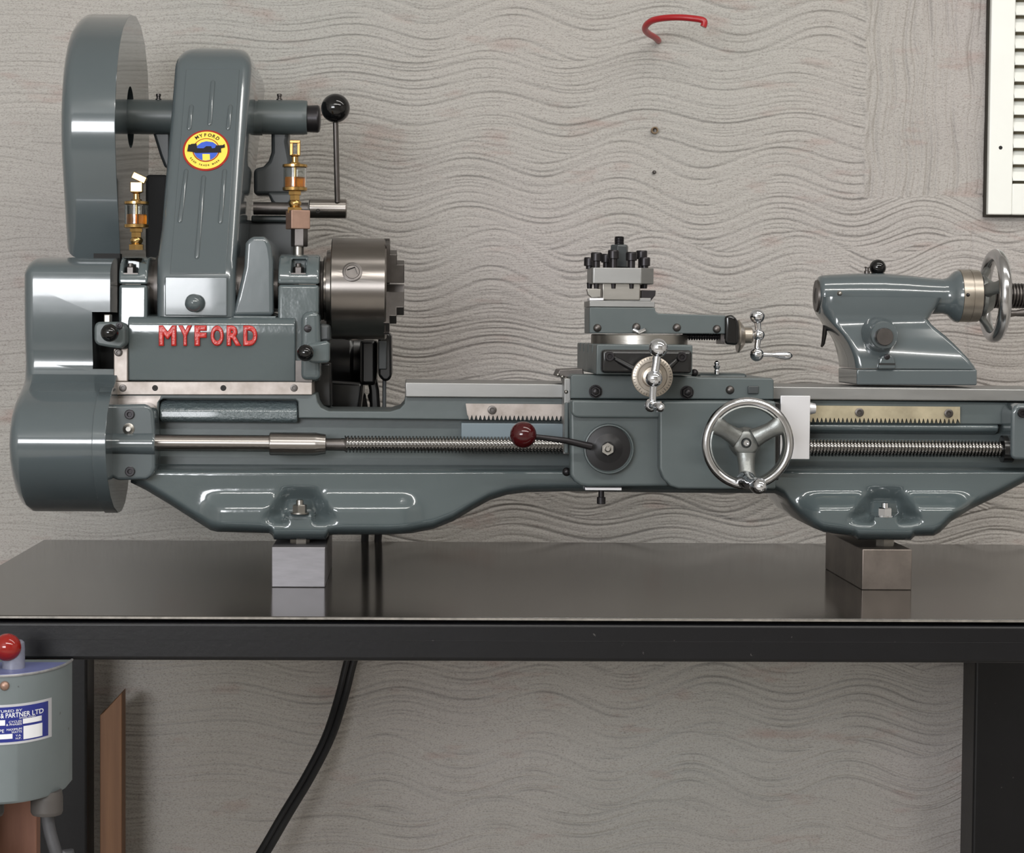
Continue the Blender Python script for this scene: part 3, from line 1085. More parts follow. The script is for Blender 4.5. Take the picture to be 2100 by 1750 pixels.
skirt_o = build(skirt(), 'skirt', PAINT, lathe, angle=60)
for xc, yn, yb in ((615, 1050, 1120), (1815, 1056, 1125)):
    ny = 0.006 if xc < 1000 else 0.004
    fb = B()
    fb.revz(xc, ny, [(yn + 4, 19), (yn + 1, 19)], 20)
    fb.revz(xc, ny, [(yn + 1, 15), (yn - 13, 15), (yn - 15, 13)], 6, ph=0.3)
    fb.revz(xc, ny, [(yn - 15, 8), (yn - 24, 7.5), (yn - 25, 5)], 14)
    build(fb, 'foot_nut', CHROME if xc > 1000 else STEEL, skirt_o)
    fb = B()
    fb.revz(xc, 0.035, [(yb, 20), (yb - 20, 20)], 6, ph=0.2)
    build(fb, 'jacking_nut', STEEL, skirt_o)

# ---- gear cover at the left end
GX0 = W(22, 905, -0.035).x
GX1 = W(215, 905, -0.052).x
gp = [(.135, 540), (.12, 530), (.085, 528), (.062, 529), (.046, 533), (.035, 541), (.0285, 551), (.0262, 561), (.0258, 590), (.026, 640), (.0268, 680), (.0295, 715), (.032, 745), (.029, 768), (.018, 783), (0, 797), (-.022, 818), (-.040, 848), (-.050, 885),
      (-.0525, 915), (-.049, 950), (-.038, 985), (-.020, 1017), (.002, 1038), (.03, 1049), (.056, 1046), (.08, 1030), (.10, 1000), (.112, 960), (.118, 900), (.13, 800)]
gprof = [(y, W(140, py, y).z) for y, py in gp]
gear = build(B().xprism(gprof, GX0, GX1), 'gear_cover', PAINT_S, lathe, bevel=0.011, seg=5)
# only the left rim is rounded: mark by cutting the right end square
gear.modifiers['edges'].angle_limit = math.radians(50)
notch = B().box((W(190, 700, 0.03).x, -0.05, W(190, 757, 0.03).z), (GX1 + 0.02, 0.11, W(190, 640, 0.03).z))
gear.modifiers.clear()
bmg = bmesh.new()
bmg.from_mesh(gear.data)
ed = [e for e in bmg.edges if all(abs((v.co.x + ORG[gear.name].x) - GX0) < 1e-5 for v in e.verts)]
bmesh.ops.bevel(bmg, geom=ed, offset=0.0115, offset_type='OFFSET', segments=6, profile=0.5, affect='EDGES', clamp_overlap=True)
bmg.to_mesh(gear.data)
bmg.free()
gear.data.polygons.foreach_set('use_smooth', [True] * len(gear.data.polygons))
gear.data.set_sharp_from_angle(angle=math.radians(40))
cut(gear, notch)
cut(gear, B().box((W(227, 590, 0.03).x, -0.02, W(190, 650, 0.03).z), (GX1 + 0.02, 0.15, W(190, 515, 0.03).z)))
weigh(gear)
lipp = [p for p in gp if p[1] >= 797]
lz = W(140, 915, 0.03).z
lp = []
for y, py in lipp:
    zz = W(140, py, y).z
    d = Vector((y - 0.03, zz - lz))
    d = d * (1 + 0.0012 / d.length)
    lp.append((0.03 + d.x, lz + d.y))
build(B().xprism(lp, W(189, 905, -0.05).x, GX1 + 0.0008), 'cover_lip', PAINT_S, gear, bevel=0.0006)
build(B().revx([(185, 8.5), (187, 9), (205, 9), (206, 7), (216, 7)], 915, -0.047, 18), 'latch_pin', BLACK, gear)

# ---- leadscrew bracket, rod, sleeve, screw
LY = 0.012
br = build(B().prism([(224, 836), (228, 830), (296, 829), (308, 833), (315, 845), (318, 880), (318, 960), (312, 976), (300, 984), (240, 986), (224, 976)], -0.004, 0.032), 'leadscrew_bracket', PAINT_S, lathe, bevel=0.004, seg=4)
build(B().revx([(222, 20), (224, 22), (316, 23), (319, 21)], 910, -0.0005, 36), 'bearing_boss', PAINT_S, br)
socket(br, 266, 850, -0.004, 10, 0.003, STEEL_K)
socket(br, 267, 967, -0.004, 10, 0.003, STEEL_K)
build(B().revy(264, 880, -0.004, [(0.002, 12), (-0.001, 12), (-0.0015, 9), (-0.003, 5), (-0.004, 5)], 16), 'oil_nipple', STEEL, br)
rod = build(B().revx([(318, 17), (555, 17)], 909, LY, 32), 'leadscrew_shaft', STEEL_T, lathe)
build(B().revx([(553, 22), (555, 23.5), (648, 23.5), (652, 22.5), (668, 20), (669, 14)], 911, LY, 36), 'sleeve', STEEL_T, rod)
build(B().revx([(664, 12.5), (706, 13), (712, 17)], 912, LY, 24), 'neck', STEEL_D, rod)
thr = B().helix(706, 1180, 912.5, LY, 17.5, 4.5, 7.0)
thr.rev((0, LY, W(900, 912.5, LY).z), (1, 0, 0), [(W(700, 912, LY).x, 12.5 * S(LY)), (W(1180, 912, LY).x, 12.5 * S(LY))], 16)
ls = build(thr, 'leadscrew', SCREWS, lathe)
thr = B().helix(1640, 2062, 920, LY, 17.5, 4.5, 7.0)
thr.rev((0, LY, W(1850, 920, LY).z), (1, 0, 0), [(W(1640, 920, LY).x, 12.5 * S(LY)), (W(2062, 920, LY).x, 12.5 * S(LY))], 16)
build(thr, 'leadscrew', SCREWS, lathe)
build(B().revx([(2052, 15), (2054, 28), (2075, 28)], 921, LY, 30), 'leadscrew_collar', BLACK, lathe)
rb = build(B().prism([(2082, 833), (2088, 828), (2165, 830), (2165, 945), (2082, 943), (2074, 938), (2074, 845)], -0.004, 0.032), 'leadscrew_bracket', PAINT_S, lathe, bevel=0.003)
socket(rb, 2096, 847, -0.004, 10, 0.003, STEEL_K)

# ---- racks
def rack(x0, x1, yt, yb, slope, pitch, material):
    top = [(x0, yt), (x1, yt + slope * (x1 - x0))]
    n = int((x1 - x0 - 6) / pitch)
    low = [(x1, yb + slope * (x1 - x0))]
    for i in range(n, -1, -1):
        xa = x0 + 4 + i * pitch
        d = slope * (xa - x0)
        if i < n:
            low += [(xa + pitch * 0.62, yb + d), (xa + pitch * 0.38, yb + d)]
        low += [(xa + pitch * 0.06, yb - 9 + d), (xa - pitch * 0.06, yb - 9 + d)]
    return B().prism(top + low, 0.0275, 0.036)


r1 = build(rack(955, 1165, 828, 861, 0.007, 8.7, STEEL_W), 'rack', STEEL_W, lathe)
socket(r1, 1009, 841, 0.0275, 9, 0.002, STEEL_D)
r2 = build(rack(1655, 1969, 832, 866, 0.008, 8.7, RACKB), 'rack', RACKB, lathe)
socket(r2, 1762, 846, 0.0275, 9, 0.002, STEEL_D)
socket(r2, 1945, 848, 0.0275, 9, 0.002, STEEL_D)
build(B().pbox(946, 869, 1170, 903, 0.014, 0.04), 'screw_shield', PAINT_B, lathe, bevel=0.0006)

# ---- headstock casting
def zs(px, lst):
    return [(y, W(px, py, y).z) for y, py in lst]


hsx0, hsx1 = W(262, 700, 0.03).x, W(606, 700, 0.03).x
hp = zs(430, [(.14, 782), (.0325, 782), (.0318, 755), (.0300, 690), (.0296, 668), (.0315, 658), (.035, 652), (.041, 649), (.06, 645), (.14, 645)])
head = build(B().xprism(hp, hsx0, hsx1), 'headstock', PAINT, lathe, bevel=0.0015)
# raised red letters
boxes = {'M': (326, 362), 'Y': (366, 394), 'F': (399, 424), 'O': (432, 459), 'R': (465, 495), 'D': (499, 528)}
for ch, (x0, x1) in boxes.items():
    v3, f = text_solid(ch, 0.04, 0.062, 0.0)
    lb = B()
    for u, v, d in v3:
        q = W(x0 + (x1 - x0) * u, 710 + (667.5 - 710) * v, 0.0295)
        lb.v.append(Vector((q.x, 0.0306 - 0.0042 * d, q.z)))
    lb.f = f
    build(lb, 'letter', REDP, head, angle=60)
# bearing pedestals with caps
for (x0, x1, yt, side) in ((243, 302, 526, 0), (570, 662, 522, 1)):
    xm = (x0 + x1) / 2
    low = zs(xm, [(.13, 782), (.036, 782), (.036, 700), (.0365, 660), (.038, 625), (.039, 584), (.13, 584)])
    xa, xb = W(x0, 600, .038).x, W(x1 - (8 if side else 0), 600, .038).x
    ped = build(B().xprism(low, xa, xb), 'bearing_pedestal', PAINT, head, bevel=0.003, seg=4)
    cap = zs(xm, [(.13, 582.6), (.039, 582.6), (.039, 572), (.041, 556), (.047, 541), (.058, yt + 4), (.07, yt), (.11, yt), (.13, yt + 12)])
    cp = build(B().xprism(cap, xa, xb), 'bearing_cap', PAINT, head, bevel=0.003, seg=4)
    bx = 268 if side == 0 else 612
    pc = W(bx, 548, 0.04)
    pk_ = B().box((pc.x - 15 * S(.04), 0.03, W(bx, 562, .04).z), (pc.x + 15 * S(.04), 0.062, W(bx, 530, .04).z))
    cut(cp, pk_)
    bb = B().revz(bx, 0.052, [(563, 11), (549, 11), (547, 9)], 6)
    bb.revz(bx, 0.052, [(547, 6), (541, 6), (540, 4)], 12)
    bb.pbox(bx - 15, 560, bx + 15, 564, 0.041, 0.064)
    build(bb, 'cap_nut', STEEL_D, head)
# right pedestal: stepped front shoulder, bore collar
sh_ = build(B().prism([(617, 652), (622, 640), (640, 637), (655, 640), (657, 700), (657, 780), (617, 780)], 0.018, 0.06), 'front_shoulder', PAINT, head, bevel=0.005, seg=4)
slot(sh_, 631, 674, 0.018, 8, 0.001, STEEL_K)
build(B().pbox(606, 740, 640, 783, 0.026, 0.05), 'shoulder_foot', STEEL_D, head)
build(B().pbox(233, 715, 262, 783, 0.028, 0.05), 'shoulder_foot', STEEL_W, head, bevel=0.001)
socket(head, 243, 723, 0.028, 8, 0.002, STEEL_D)
# spindle
sp = build(B().revx([(296, 58), (322, 58), (323, 66), (560, 66), (561, 40), (572, 40)], 592, AX_Y, 40), 'spindle_pulley', STEEL_D, lathe)
build(B().revx([(650, 50), (655, 50), (656, 58), (660, 60), (664, 60), (665, 46), (672, 46)], 596, AX_Y, 40), 'spindle_nose', STEEL_D, lathe)
# clamp levers with black balls
cl = build(B().prism([(193, 668), (200, 660), (246, 660), (257, 672), (257, 705), (247, 715), (222, 712), (200, 708), (193, 700)], 0.004, 0.03), 'clamp_arm', PAINT_SAT, lathe, bevel=0.003)
build(B().tube([W(225, 683, 0.008), W(225, 683, -0.016)], 0.004, 12).pball(225, 683, -0.017, 18.5), 'ball_knob', BLACKP, cl)
build(B().pbox(213, 645, 226, 668, 0.012, 0.026), 'pawl', STEEL, cl, bevel=0.001)
socket(cl, 245, 668, 0.004, 7, 0.002, STEEL_K)
build(B().pbox(192, 520, 246, 770, 0.085, 0.1), 'gap_shade_sheet', MATTK, lathe)  # black sheet added behind the notch and gap so they look deep in shade
cl = build(B().prism([(628, 706), (672, 698), (676, 704), (676, 744), (640, 746), (628, 738)], 0.006, 0.03), 'clamp_arm', PAINT, lathe, bevel=0.003)
build(B().tube([W(626, 724, 0.012), W(626, 724, -0.012)], 0.004, 12).pball(626, 724, -0.013, 17.5), 'ball_knob', BLACKP, cl)
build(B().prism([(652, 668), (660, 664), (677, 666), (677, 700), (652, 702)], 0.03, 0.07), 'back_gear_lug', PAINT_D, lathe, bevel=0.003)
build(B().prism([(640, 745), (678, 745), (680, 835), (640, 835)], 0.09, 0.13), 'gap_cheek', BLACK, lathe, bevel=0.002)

# ---- chuck
CPY = 592.5
chuck = build(B().revx([(679, 70), (681, 101), (683, 103), (790, 103), (793, 100), (793, 30), (780, 28)], CPY, AX_Y, 72, pxref=737), 'chuck', STEEL_CH, lathe, angle=30)
build(B().revx([(664, 62), (666, 66), (670, 66), (671, 78), (680, 80)], CPY, AX_Y, 48, pxref=737), 'back_plate', STEEL_CH, chuck, angle=30)
cz = W(737, CPY, AX_Y).z
RS = S(AX_Y)


def chuck_pt(px, r, ang):
    """ang from straight up towards the camera"""
    return Vector((W(px, CPY, AX_Y).x, AX_Y - math.sin(ang) * r * RS, cz + math.cos(ang) * r * RS))


for ang in (math.radians(72), math.radians(192), math.radians(312)):
    d = Vector((0, -math.sin(ang), math.cos(ang)))
    kk = B()
    o0 = chuck_pt(725, 0, 0)
    cut(chuck, B().rev(o0, d, [(88 * RS, 15 * RS), (115 * RS, 15 * RS)], 24))
    e1 = Vector((1, 0, 0))
    e2 = d.cross(e1)

    def kring(t, r, square=False):
        out = []
        for k in range(32):
            th = 2 * PI * k / 32 + PI / 32 * 0
            rr = r / max(abs(math.cos(th)), abs(math.sin(th))) if square else r
            out.append(o0 + d * (t * RS) + (e1 * math.cos(th + 0.35) + e2 * math.sin(th + 0.35)) * (rr * RS))
        return out
    kk.rings([kring(99, 20), kring(103.8, 20), kring(104.3, 19), kring(104.3, 15), kring(103.4, 13.5), kring(103.4, 8.5, True)], cap1=False)
    kr = build(kk, 'key_socket', JAWS, chuck, angle=30)
    build(B().rings([kring(103.4, 8.5, True), kring(92, 8.2, True)], cap0=False), 'square_recess', DARKHOLE, kr, angle=30)  # hole walls coloured near-black, shade put into the material
for ang in (math.radians(22), math.radians(142), math.radians(262)):
    st = [(782, 101), (800, 101), (800, 80), (814, 80), (814, 58), (829, 58), (829, 18), (782, 18)]
    tz = Vector((0, math.cos(ang), math.sin(ang)))
    n = len(st)
    v = [chuck_pt(x, r, ang) + tz * (13.5 * RS) for x, r in st] + [chuck_pt(x, r, ang) - tz * (13.5 * RS) for x, r in st]
    f = [tuple(range(n)), tuple(range(2 * n - 1, n - 1, -1))] + [(i, i + n, (i + 1) % n + n, (i + 1) % n) for i in range(n)]
    jw = build(B().add(v, f), 'jaw', JAWS, chuck, bevel=0.0006, seg=2)
    rl = B()
    for s_ in (1, -1):
        v = [chuck_pt(x, r, ang) + tz * (s_ * 13.5 * RS) for x, r in ((788, 103), (799, 103), (799, 22), (788, 22))]
        v2 = [p + tz * (s_ * 5 * RS) for p in v]
        rl.add(v + v2, [(0, 1, 2, 3), (4, 5, 6, 7), (0, 1, 5, 4), (1, 2, 6, 5), (2, 3, 7, 6), (3, 0, 4, 7)])
    build(rl, 'jaw_guide', JAWS, jw)

# ---- belt cover leaning back above the headstock
CP1, CP2 = W(420, 566, 0.036), W(420, 140, 0.134)
FT = Vector((0, CP2.y - CP1.y, CP2.z - CP1.z)).normalized()      # up the leaning face
FN = Vector((0, -FT.z, FT.y))                                    # out of the face


def face_pt(px, py, out=0.0):
    """point of the leaning front face seen at a pixel"""
    dv = W(px, py, 0.0) - CAM_POS
    return CAM_POS + dv * ((CP1 - CAM_POS).dot(FN) / dv.dot(FN)) + FN * out


def cov_y(py):
    return 0.036 if py >= 566 else face_pt(420, py).y


def rrect(x0, x1, y0, y1, z, r, n=5, zback=None):
    pts = []
    for cx, cy, a0 in ((x1 - r, y0 + r, -90), (x1 - r, y1 - r, 0), (x0 + r, y1 - r, 90), (x0 + r, y0 + r, 180)):
        for k in range(n + 1):
            a = math.radians(a0 + 90 * k / n)
            pts.append(Vector((cx + r * math.cos(a), cy + r * math.sin(a), z)))
    return pts


cov_edge = [(650, 321, 482), (600, 321, 482), (566, 321, 482), (533, 322, 484), (467, 331, 489), (400, 336, 494), (333, 342, 499), (240, 350, 507), (180, 355, 512), (140, 358, 515)]
rs = []
for py, xl, xr_ in cov_edge:
    yf = cov_y(py)
    z_ = W(420, py, yf).z
    rs.append(rrect(W(xl, py, yf + .004).x, W(xr_, py, yf).x, yf, 0.155 + (yf - 0.036) * 1.9, z_, 0.0088))
yf0 = cov_y(140)
xa0, xb0 = W(358, 140, yf0 + .004).x, W(515, 140, yf0).x
z140, z96 = W(420, 140, yf0).z, W(420, 96, yf0 + 0.03).z
hh = z96 - z140
for k in range(1, 9):
    a = PI / 2 * k / 8
    ins = (1 - math.cos(a)) * 0.016
    yin = (1 - math.cos(a)) * 0.034 + 0.010 * math.sin(a)
    rs.append(rrect(xa0 + ins, xb0 - ins, yf0 + yin, 0.335 - (1 - math.cos(a)) * 0.05, z140 + hh * math.sin(a), 0.0088 + 0.004 * math.sin(a)))
cover = build(B().rings(rs), 'belt_cover', PAINT_S, lathe, angle=50)
# pressed panel outline and ribs lie on the leaning face

panel = B()
pv = [face_pt(382, 143, 0), face_pt(491, 143, 0), face_pt(463, 562, 0), face_pt(349, 562, 0)]
pv2 = [p + FN * 0.0007 for p in pv]
panel.add(pv + pv2, [(3, 2, 1, 0), (4, 5, 6, 7), (0, 1, 5, 4), (1, 2, 6, 5), (2, 3, 7, 6), (3, 0, 4, 7)])
build(panel, 'pressed_panel', PAINT_S, cover, bevel=0.0004, seg=2)
for (xa, ya, xb, yb) in ((437, 170, 430, 255), (393, 220, 388, 264), (473, 220, 468, 264), (382, 352, 369, 454), (418, 365, 404, 528), (461, 352, 452, 456)):
    A, C = face_pt(xa, ya, 0.0), face_pt(xb, yb, 0.0)
    up = (A - C).normalized()
    sd = up.cross(FN).normalized()
    w_ = 5.2 * S(0.08)
    rings_ = []
    for k in range(7):
        a = PI * k / 6
        rings_.append((math.cos(a) * w_, math.sin(a) * w_ * 0.75))
    v, f = [], []
    for (t, scl) in ((-w_, 0.25), (-w_ * 0.6, 0.75), (0, 1.0)):
        v += [C + up * t + sd * (cx * scl) + FN * (0.0004 + cy * scl) for cx, cy in rings_]
    for (t, scl) in ((0, 1.0), (w_ * 0.6, 0.75), (w_, 0.25)):
        v += [A + up * t + sd * (cx * scl) + FN * (0.0004 + cy * scl) for cx, cy in rings_]
    for i in range(5):
        for k in range(6):
            f.append((i * 7 + k, i * 7 + k + 1, (i + 1) * 7 + k + 1, (i + 1) * 7 + k))
    f.append(tuple(range(7)))
    f.append(tuple(35 + k for k in range(7)))
    build(B().add(v, f), 'rib', PAINT_S, cover)
# lower front panel with its knob
build(B().pbox(338, 568, 466, 648, 0.034, 0.04), 'lower_panel', PAINT_S, cover, bevel=0.001)
build(B().revy(400, 622, 0.034, [(0.002, 12), (-0.006, 12), (-0.008, 18), (-0.012, 18.5), (-0.016, 15), (-0.0185, 9), (-0.0195, 0.5)], 28), 'knob', PAINT_S, cover)
hump = build(B().prism([(476, 650), (488, 600), (500, 548), (503, 500), (509, 489), (520, 485), (541, 485), (549, 489), (556, 505), (560, 535), (561, 648)], 0.040, 0.15), 'pulley_guard', PAINT_S, lathe, bevel=0.007, seg=5)
build(B().pbox(478, 648, 566, 655, 0.036, 0.12), 'guard_seat', PAINT, lathe, bevel=0.001)

# badge
bc = face_pt(423, 310, 0.0004)
bs = S(cov_y(310))
SX = Vector((1, 0, 0))


def bp(a, b, out):
    return bc + SX * (a * bs) + FT * (b * bs) + FN * out


def disc(r, o0, o1, seg=56, r2=None):
    v, f = [], []
    for k in range(seg):
        t = 2 * PI * k / seg
        v.append(bp(r * math.cos(t), r * math.sin(t), o0))
    for k in range(seg):
        t = 2 * PI * k / seg
        v.append(bp(r * math.cos(t), r * math.sin(t), o1))
    f = [tuple(range(seg - 1, -1, -1)), tuple(range(seg, 2 * seg))] + [(k, (k + 1) % seg, (k + 1) % seg + seg, k + seg) for k in range(seg)]
    return B().add(v, f)


badge = build(disc(47.5, 0.0, 0.0011), 'badge', BADGER, lathe)
build(disc(43.5, 0.0009, 0.0014), 'yellow_field', YELLOW, badge)
build(disc(27.5, 0.0012, 0.0017), 'inner_ring', BADGER, badge)
build(disc(25.5, 0.0015, 0.0019), 'globe_sky', YELLOW, badge)


def flat(poly, o0, o1):
    n = len(poly)
    v = [bp(a, b, o0) for a, b in poly] + [bp(a, b, o1) for a, b in poly]
    return B().add(v, [tuple(range(n - 1, -1, -1)), tuple(range(n, 2 * n))] + [(k, (k + 1) % n, (k + 1) % n + n, k + n) for k in range(n)])


arc = [(25 * math.cos(math.radians(a)), 25 * math.sin(math.radians(a))) for a in range(180, 361, 9)]
build(flat(arc + [(21, 12), (13, 18), (0, 20), (-10, 17), (-20, 8)], 0.0017, 0.0021), 'globe', BADGEB, badge)
build(flat([(-7, -10), (8, -10), (9, -23), (0, -25), (-6, -24)], 0.0019, 0.0023), 'land', YELLOW, badge)
build(flat([(-38, -4), (-36, 12), (-33, 11), (-30, 13), (-20, 14), (-18, 3), (-5, 3), (0, 8), (10, 8), (12, 3), (18, 4), (20, 10), (34, 11), (37, 14), (38, 6), (30, 4), (31, -6), (-20, -8), (-28, -5)], 0.0021, 0.0025), 'lathe_silhouette', BADGEK, badge)
bl = B()


def arc_text(b, txt, rad, a0, a1, h, top=True):
    n = len(txt)
    for i, ch in enumerate(txt):
        if ch == ' ':
            continue
        v2, f, asp = text_shape(ch, 0.02)
        a = math.radians(a0 + (a1 - a0) * i / (n - 1))
        er = Vector((math.cos(a), math.sin(a)))
        et = Vector((math.sin(a), -math.cos(a))) if top else Vector((-math.sin(a), math.cos(a)))
        eu = er if top else -er
        w_ = min(asp, 1.1) * h
        if ch == 'I': w_ = 0.3 * h

        def place(u, v, d):
            p = er * rad + et * ((u - 0.5) * w_) + eu * ((v - 0.5) * h)
            return bp(p.x, p.y, 0.0013 + d)
        solid_letters(b, v2, f, place, 0.0004)


arc_text(bl, 'MYFORD', 35.5, 124, 51, 7.5)
arc_text(bl, 'REGD TRADE MARK', 35.5, 213, 318, 3.6, top=False)
build(bl, 'badge_lettering', BADGEK, badge)

# ---- big pulley guard at the far left
PGX0, PGX1 = W(121, 300, 0.10).x, W(236, 300, 0.10).x
pgp = [(.1008, 285), (.1003, 255), (.1012, 225), (.104, 195), (.109, 165), (.116, 135), (.126, 107), (.140, 80), (.160, 56), (.190, 38), (.222, 29), (.26, 32), (.30, 52), (.335, 90), (.36, 150), (.372, 220), (.372, 300), (.36, 420), (.34, 530), (.140, 530), (.135, 500), (.127, 455), (.119, 410), (.111, 365), (.1045, 322)]
guard = build(B().xprism(zs(180, pgp), PGX0, PGX1), 'pulley_cover', PAINT_S, lathe)
bmg = bmesh.new()
bmg.from_mesh(guard.data)
ed = [e for e in bmg.edges if all(abs((v.co.x + ORG[guard.name].x) - PGX0) < 1e-5 for v in e.verts)]
bmesh.ops.bevel(bmg, geom=ed, offset=0.014, offset_type='OFFSET', segments=6, profile=0.5, affect='EDGES', clamp_overlap=True)
ed = [e for e in bmg.edges if all(abs((v.co.x + ORG[guard.name].x) - PGX1) < 1e-5 for v in e.verts)]
bmesh.ops.bevel(bmg, geom=ed, offset=0.0008, offset_type='OFFSET', segments=2, profile=0.5, affect='EDGES', clamp_overlap=True)
bmg.to_mesh(guard.data)
bmg.free()
guard.data.polygons.foreach_set('use_smooth', [True] * len(guard.data.polygons))
guard.data.set_sharp_from_angle(angle=math.radians(40))
CSY = 0.215                                      # countershaft axis
csz = W(310, 241, CSY).z
cut(guard, B().rev((PGX1 - 0.02, CSY, csz), (1, 0, 0), [(0, 0.031), (0.05, 0.031)], 40))

# ---- countershaft
weigh(guard)
csh = build(B().revx([(262, 35), (538, 35)], 241, CSY, 40), 'countershaft_barrel', PAINT_SAT, lathe)
build(B().revx([(530, 35), (622, 35), (630, 34), (631, 24)], 241, CSY, 40), 'right_bearing', PAINT_SAT, csh)
build(B().revx([(629, 24), (630, 27), (652, 28), (655, 26), (657, 20), (658, 10)], 244, CSY, 36), 'end_collar', STEEL_K, csh)
for px in (325, 573):
    nb = B().revz(px, CSY, [(208, 6), (203, 6), (202, 4), (198, 4), (197, 5), (193, 5), (192, 2)], 10)
    build(nb, 'oil_nipple', STEEL_D, csh)
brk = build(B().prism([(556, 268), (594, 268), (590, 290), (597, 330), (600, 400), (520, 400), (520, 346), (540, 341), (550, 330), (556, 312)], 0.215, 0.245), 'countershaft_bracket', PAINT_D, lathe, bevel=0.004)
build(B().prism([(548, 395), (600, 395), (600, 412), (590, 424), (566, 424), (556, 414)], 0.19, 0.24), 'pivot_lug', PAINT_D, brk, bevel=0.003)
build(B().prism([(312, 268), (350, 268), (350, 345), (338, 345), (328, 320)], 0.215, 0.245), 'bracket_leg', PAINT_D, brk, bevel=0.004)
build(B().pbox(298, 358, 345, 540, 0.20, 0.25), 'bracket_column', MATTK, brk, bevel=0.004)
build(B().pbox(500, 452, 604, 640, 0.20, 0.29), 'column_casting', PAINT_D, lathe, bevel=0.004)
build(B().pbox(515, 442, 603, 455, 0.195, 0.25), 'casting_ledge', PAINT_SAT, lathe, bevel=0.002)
# belt tension lever
build(B().revx([(520, 13), (632, 13)], 428, 0.185, 24), 'lever_shaft', STEEL_D, lathe)
boss = build(B().revx([(634, 17), (636, 20), (709, 20), (711, 18)], 428, 0.175, 36), 'lever_boss', STEEL_T, lathe)
lv = build(B().tube([W(692, 415, 0.168), W(688, 240, 0.160)], 5.6 * S(0.16), 16), 'tension_lever', STEEL_D, boss)
build(B().pball(688, 222, 0.158, 29.5, 36), 'ball_knob', BLACKP, boss)
build(B().revy(652, 433, 0.175 - 20 * S(.175), [(0.002, 4.5), (-0.0003, 4.5), (-0.0003, 3), (0.002, 2.5)], 14), 'grub_screw', DARKHOLE, boss)

# ---- drip oilers
def oiler(px, Y, y0, right):
    """sight-feed oiler standing on a bearing cap; y0 = pixel row of its glass top"""
    o = y0
    gold = B()
    gold.revz(px, Y, [(o + 48, 20), (o + 46, 25), (o + 40, 25.5), (o + 39, 23)], 36)          # lower flange
    gold.revz(px, Y, [(o - 1, 23), (o - 2, 25.5), (o - 7, 25.5), (o - 8, 22), (o - 9, 12), (o - 12, 10)], 36)  # upper flange
    body = build(gold, 'oiler', BRASS, lathe)
    nk = B()
    nk.revz(px, Y, [(o + 66, 11), (o + 56, 11), (o + 55, 14), (o + 48, 14)], 6, ph=0.5)
    nk.revz(px, Y, [(o + 80, 10), (o + 74, 13), (o + 70, 13), (o + 66, 10)], 24)
    nk.revz(px, Y, [(o + 92, 16), (o + 81, 16), (o + 80, 14)], 6, ph=0.5)
    build(nk, 'sight_feed', BRASS, body)
    tp = B()
    tp.revz(px, Y, [(o - 8, 7), (o - 24, 7), (o - 25, 11), (o - 28, 11)], 20)
    if right:
        tp.pbox(px - 11, o - 52, px - 4, o - 26, Y - .004, Y + .004)
        tp.pbox(px + 4, o - 52, px + 11, o - 26, Y - .004, Y + .004)
        tp.pbox(px - 11, o - 58, px + 11, o - 51, Y - .004, Y + .004)
        build(tp, 'feed_cap', BRASS, body, bevel=0.0008)
    else:
        tp.pbox(px - 13, o - 48, px + 12, o - 27, Y - .005, Y + .005)
        build(tp, 'feed_cap', BRASS, body, bevel=0.0008)
        c = W(px + 6, o - 56, Y)
        q = B().box((-0.0068, -0.004, -0.0032), (0.0068, 0.004, 0.0032))
        rm = Matrix.Rotation(math.radians(25), 3, 'Y')
        q.v = [rm @ p + c for p in q.v]
        build(q, 'toggle', BRASS, body, bevel=0.0006)
    gl = B().revz(px, Y, [(o + 40, 23.5), (o, 23.5), (o, 21), (o + 39, 21), (o + 40, 22)], 36, cap0=False, cap1=False)
    build(gl, 'glass_cup', GLASS, body)
    build(B().revz(px, Y, [(o + 39.5, 20.6), (o + 19, 20.6)], 36), 'oil', OIL, body)
    build(B().revz(px, Y, [(o + 40, 3), (o - 8, 3)], 14), 'needle_tube', BRASS, body)


oiler(280, 0.075, 421, False)
oiler(605, 0.078, 345, True)
ob_ = W(611, 450, 0.078)
q = B().box((-20 * RS, -20 * RS, -20 * RS), (20 * RS, 20 * RS, 18 * RS))
rm = Matrix.Rotation(math.radians(20), 3, 'Z')
q.v = [rm @ p + ob_ for p in q.v]
adp = build(q, 'oiler_adaptor', COPPER, lathe, bevel=0.0008)
build(B().revz(614, 0.078, [(506, 16), (504, 17), (470, 17)], 6), 'adaptor_hex', STEEL_D, adp)
build(B().revz(612, 0.078, [(526, 11), (504, 11)], 20), 'adaptor_pipe', STEEL, adp)

# ---- motor behind the chuck
MY = 0.27
mz = 742
motor = build(B().revx([(598, 60), (602, 82), (640, 88), (720, 88), (726, 84), (727, 76), (744, 74), (748, 62)], mz, MY, 48, pxref=690), 'motor', BLACK, lathe)
build(B().pbox(738, 697, 772, 790, 0.20, 0.30), 'terminal_box', BLACK, motor, bevel=0.004)
build(B().prism([(775, 692), (782, 680), (797, 680), (803, 690), (804, 772), (797, 782), (786, 782), (775, 770)], 0.19, 0.30), 'motor_end_plate', BLACK, motor, bevel=0.005)
build(B().pbox(776, 700, 793, 758, 0.186, 0.19), 'cover_plate', PAINT_D, motor, bevel=0.001)
build(B().prism([(672, 780), (745, 785), (738, 850), (732, 870), (676, 870)], 0.20, 0.28), 'motor_foot', BLACK, motor, bevel=0.004)
build(B().prism([(752, 775), (772, 775), (777, 800), (782, 872), (760, 872), (757, 800)], 0.21, 0.25), 'motor_strut', BLACK, motor, bevel=0.003)
build(B().pbox(784, 765, 792, 880, 0.21, 0.22), 'stay_rod', PAINT_D, motor, bevel=0.001)
build(B().pbox(655, 700, 772, 760, 0.285, 0.40), 'motor_mount', PAINT_D, motor, bevel=0.004)
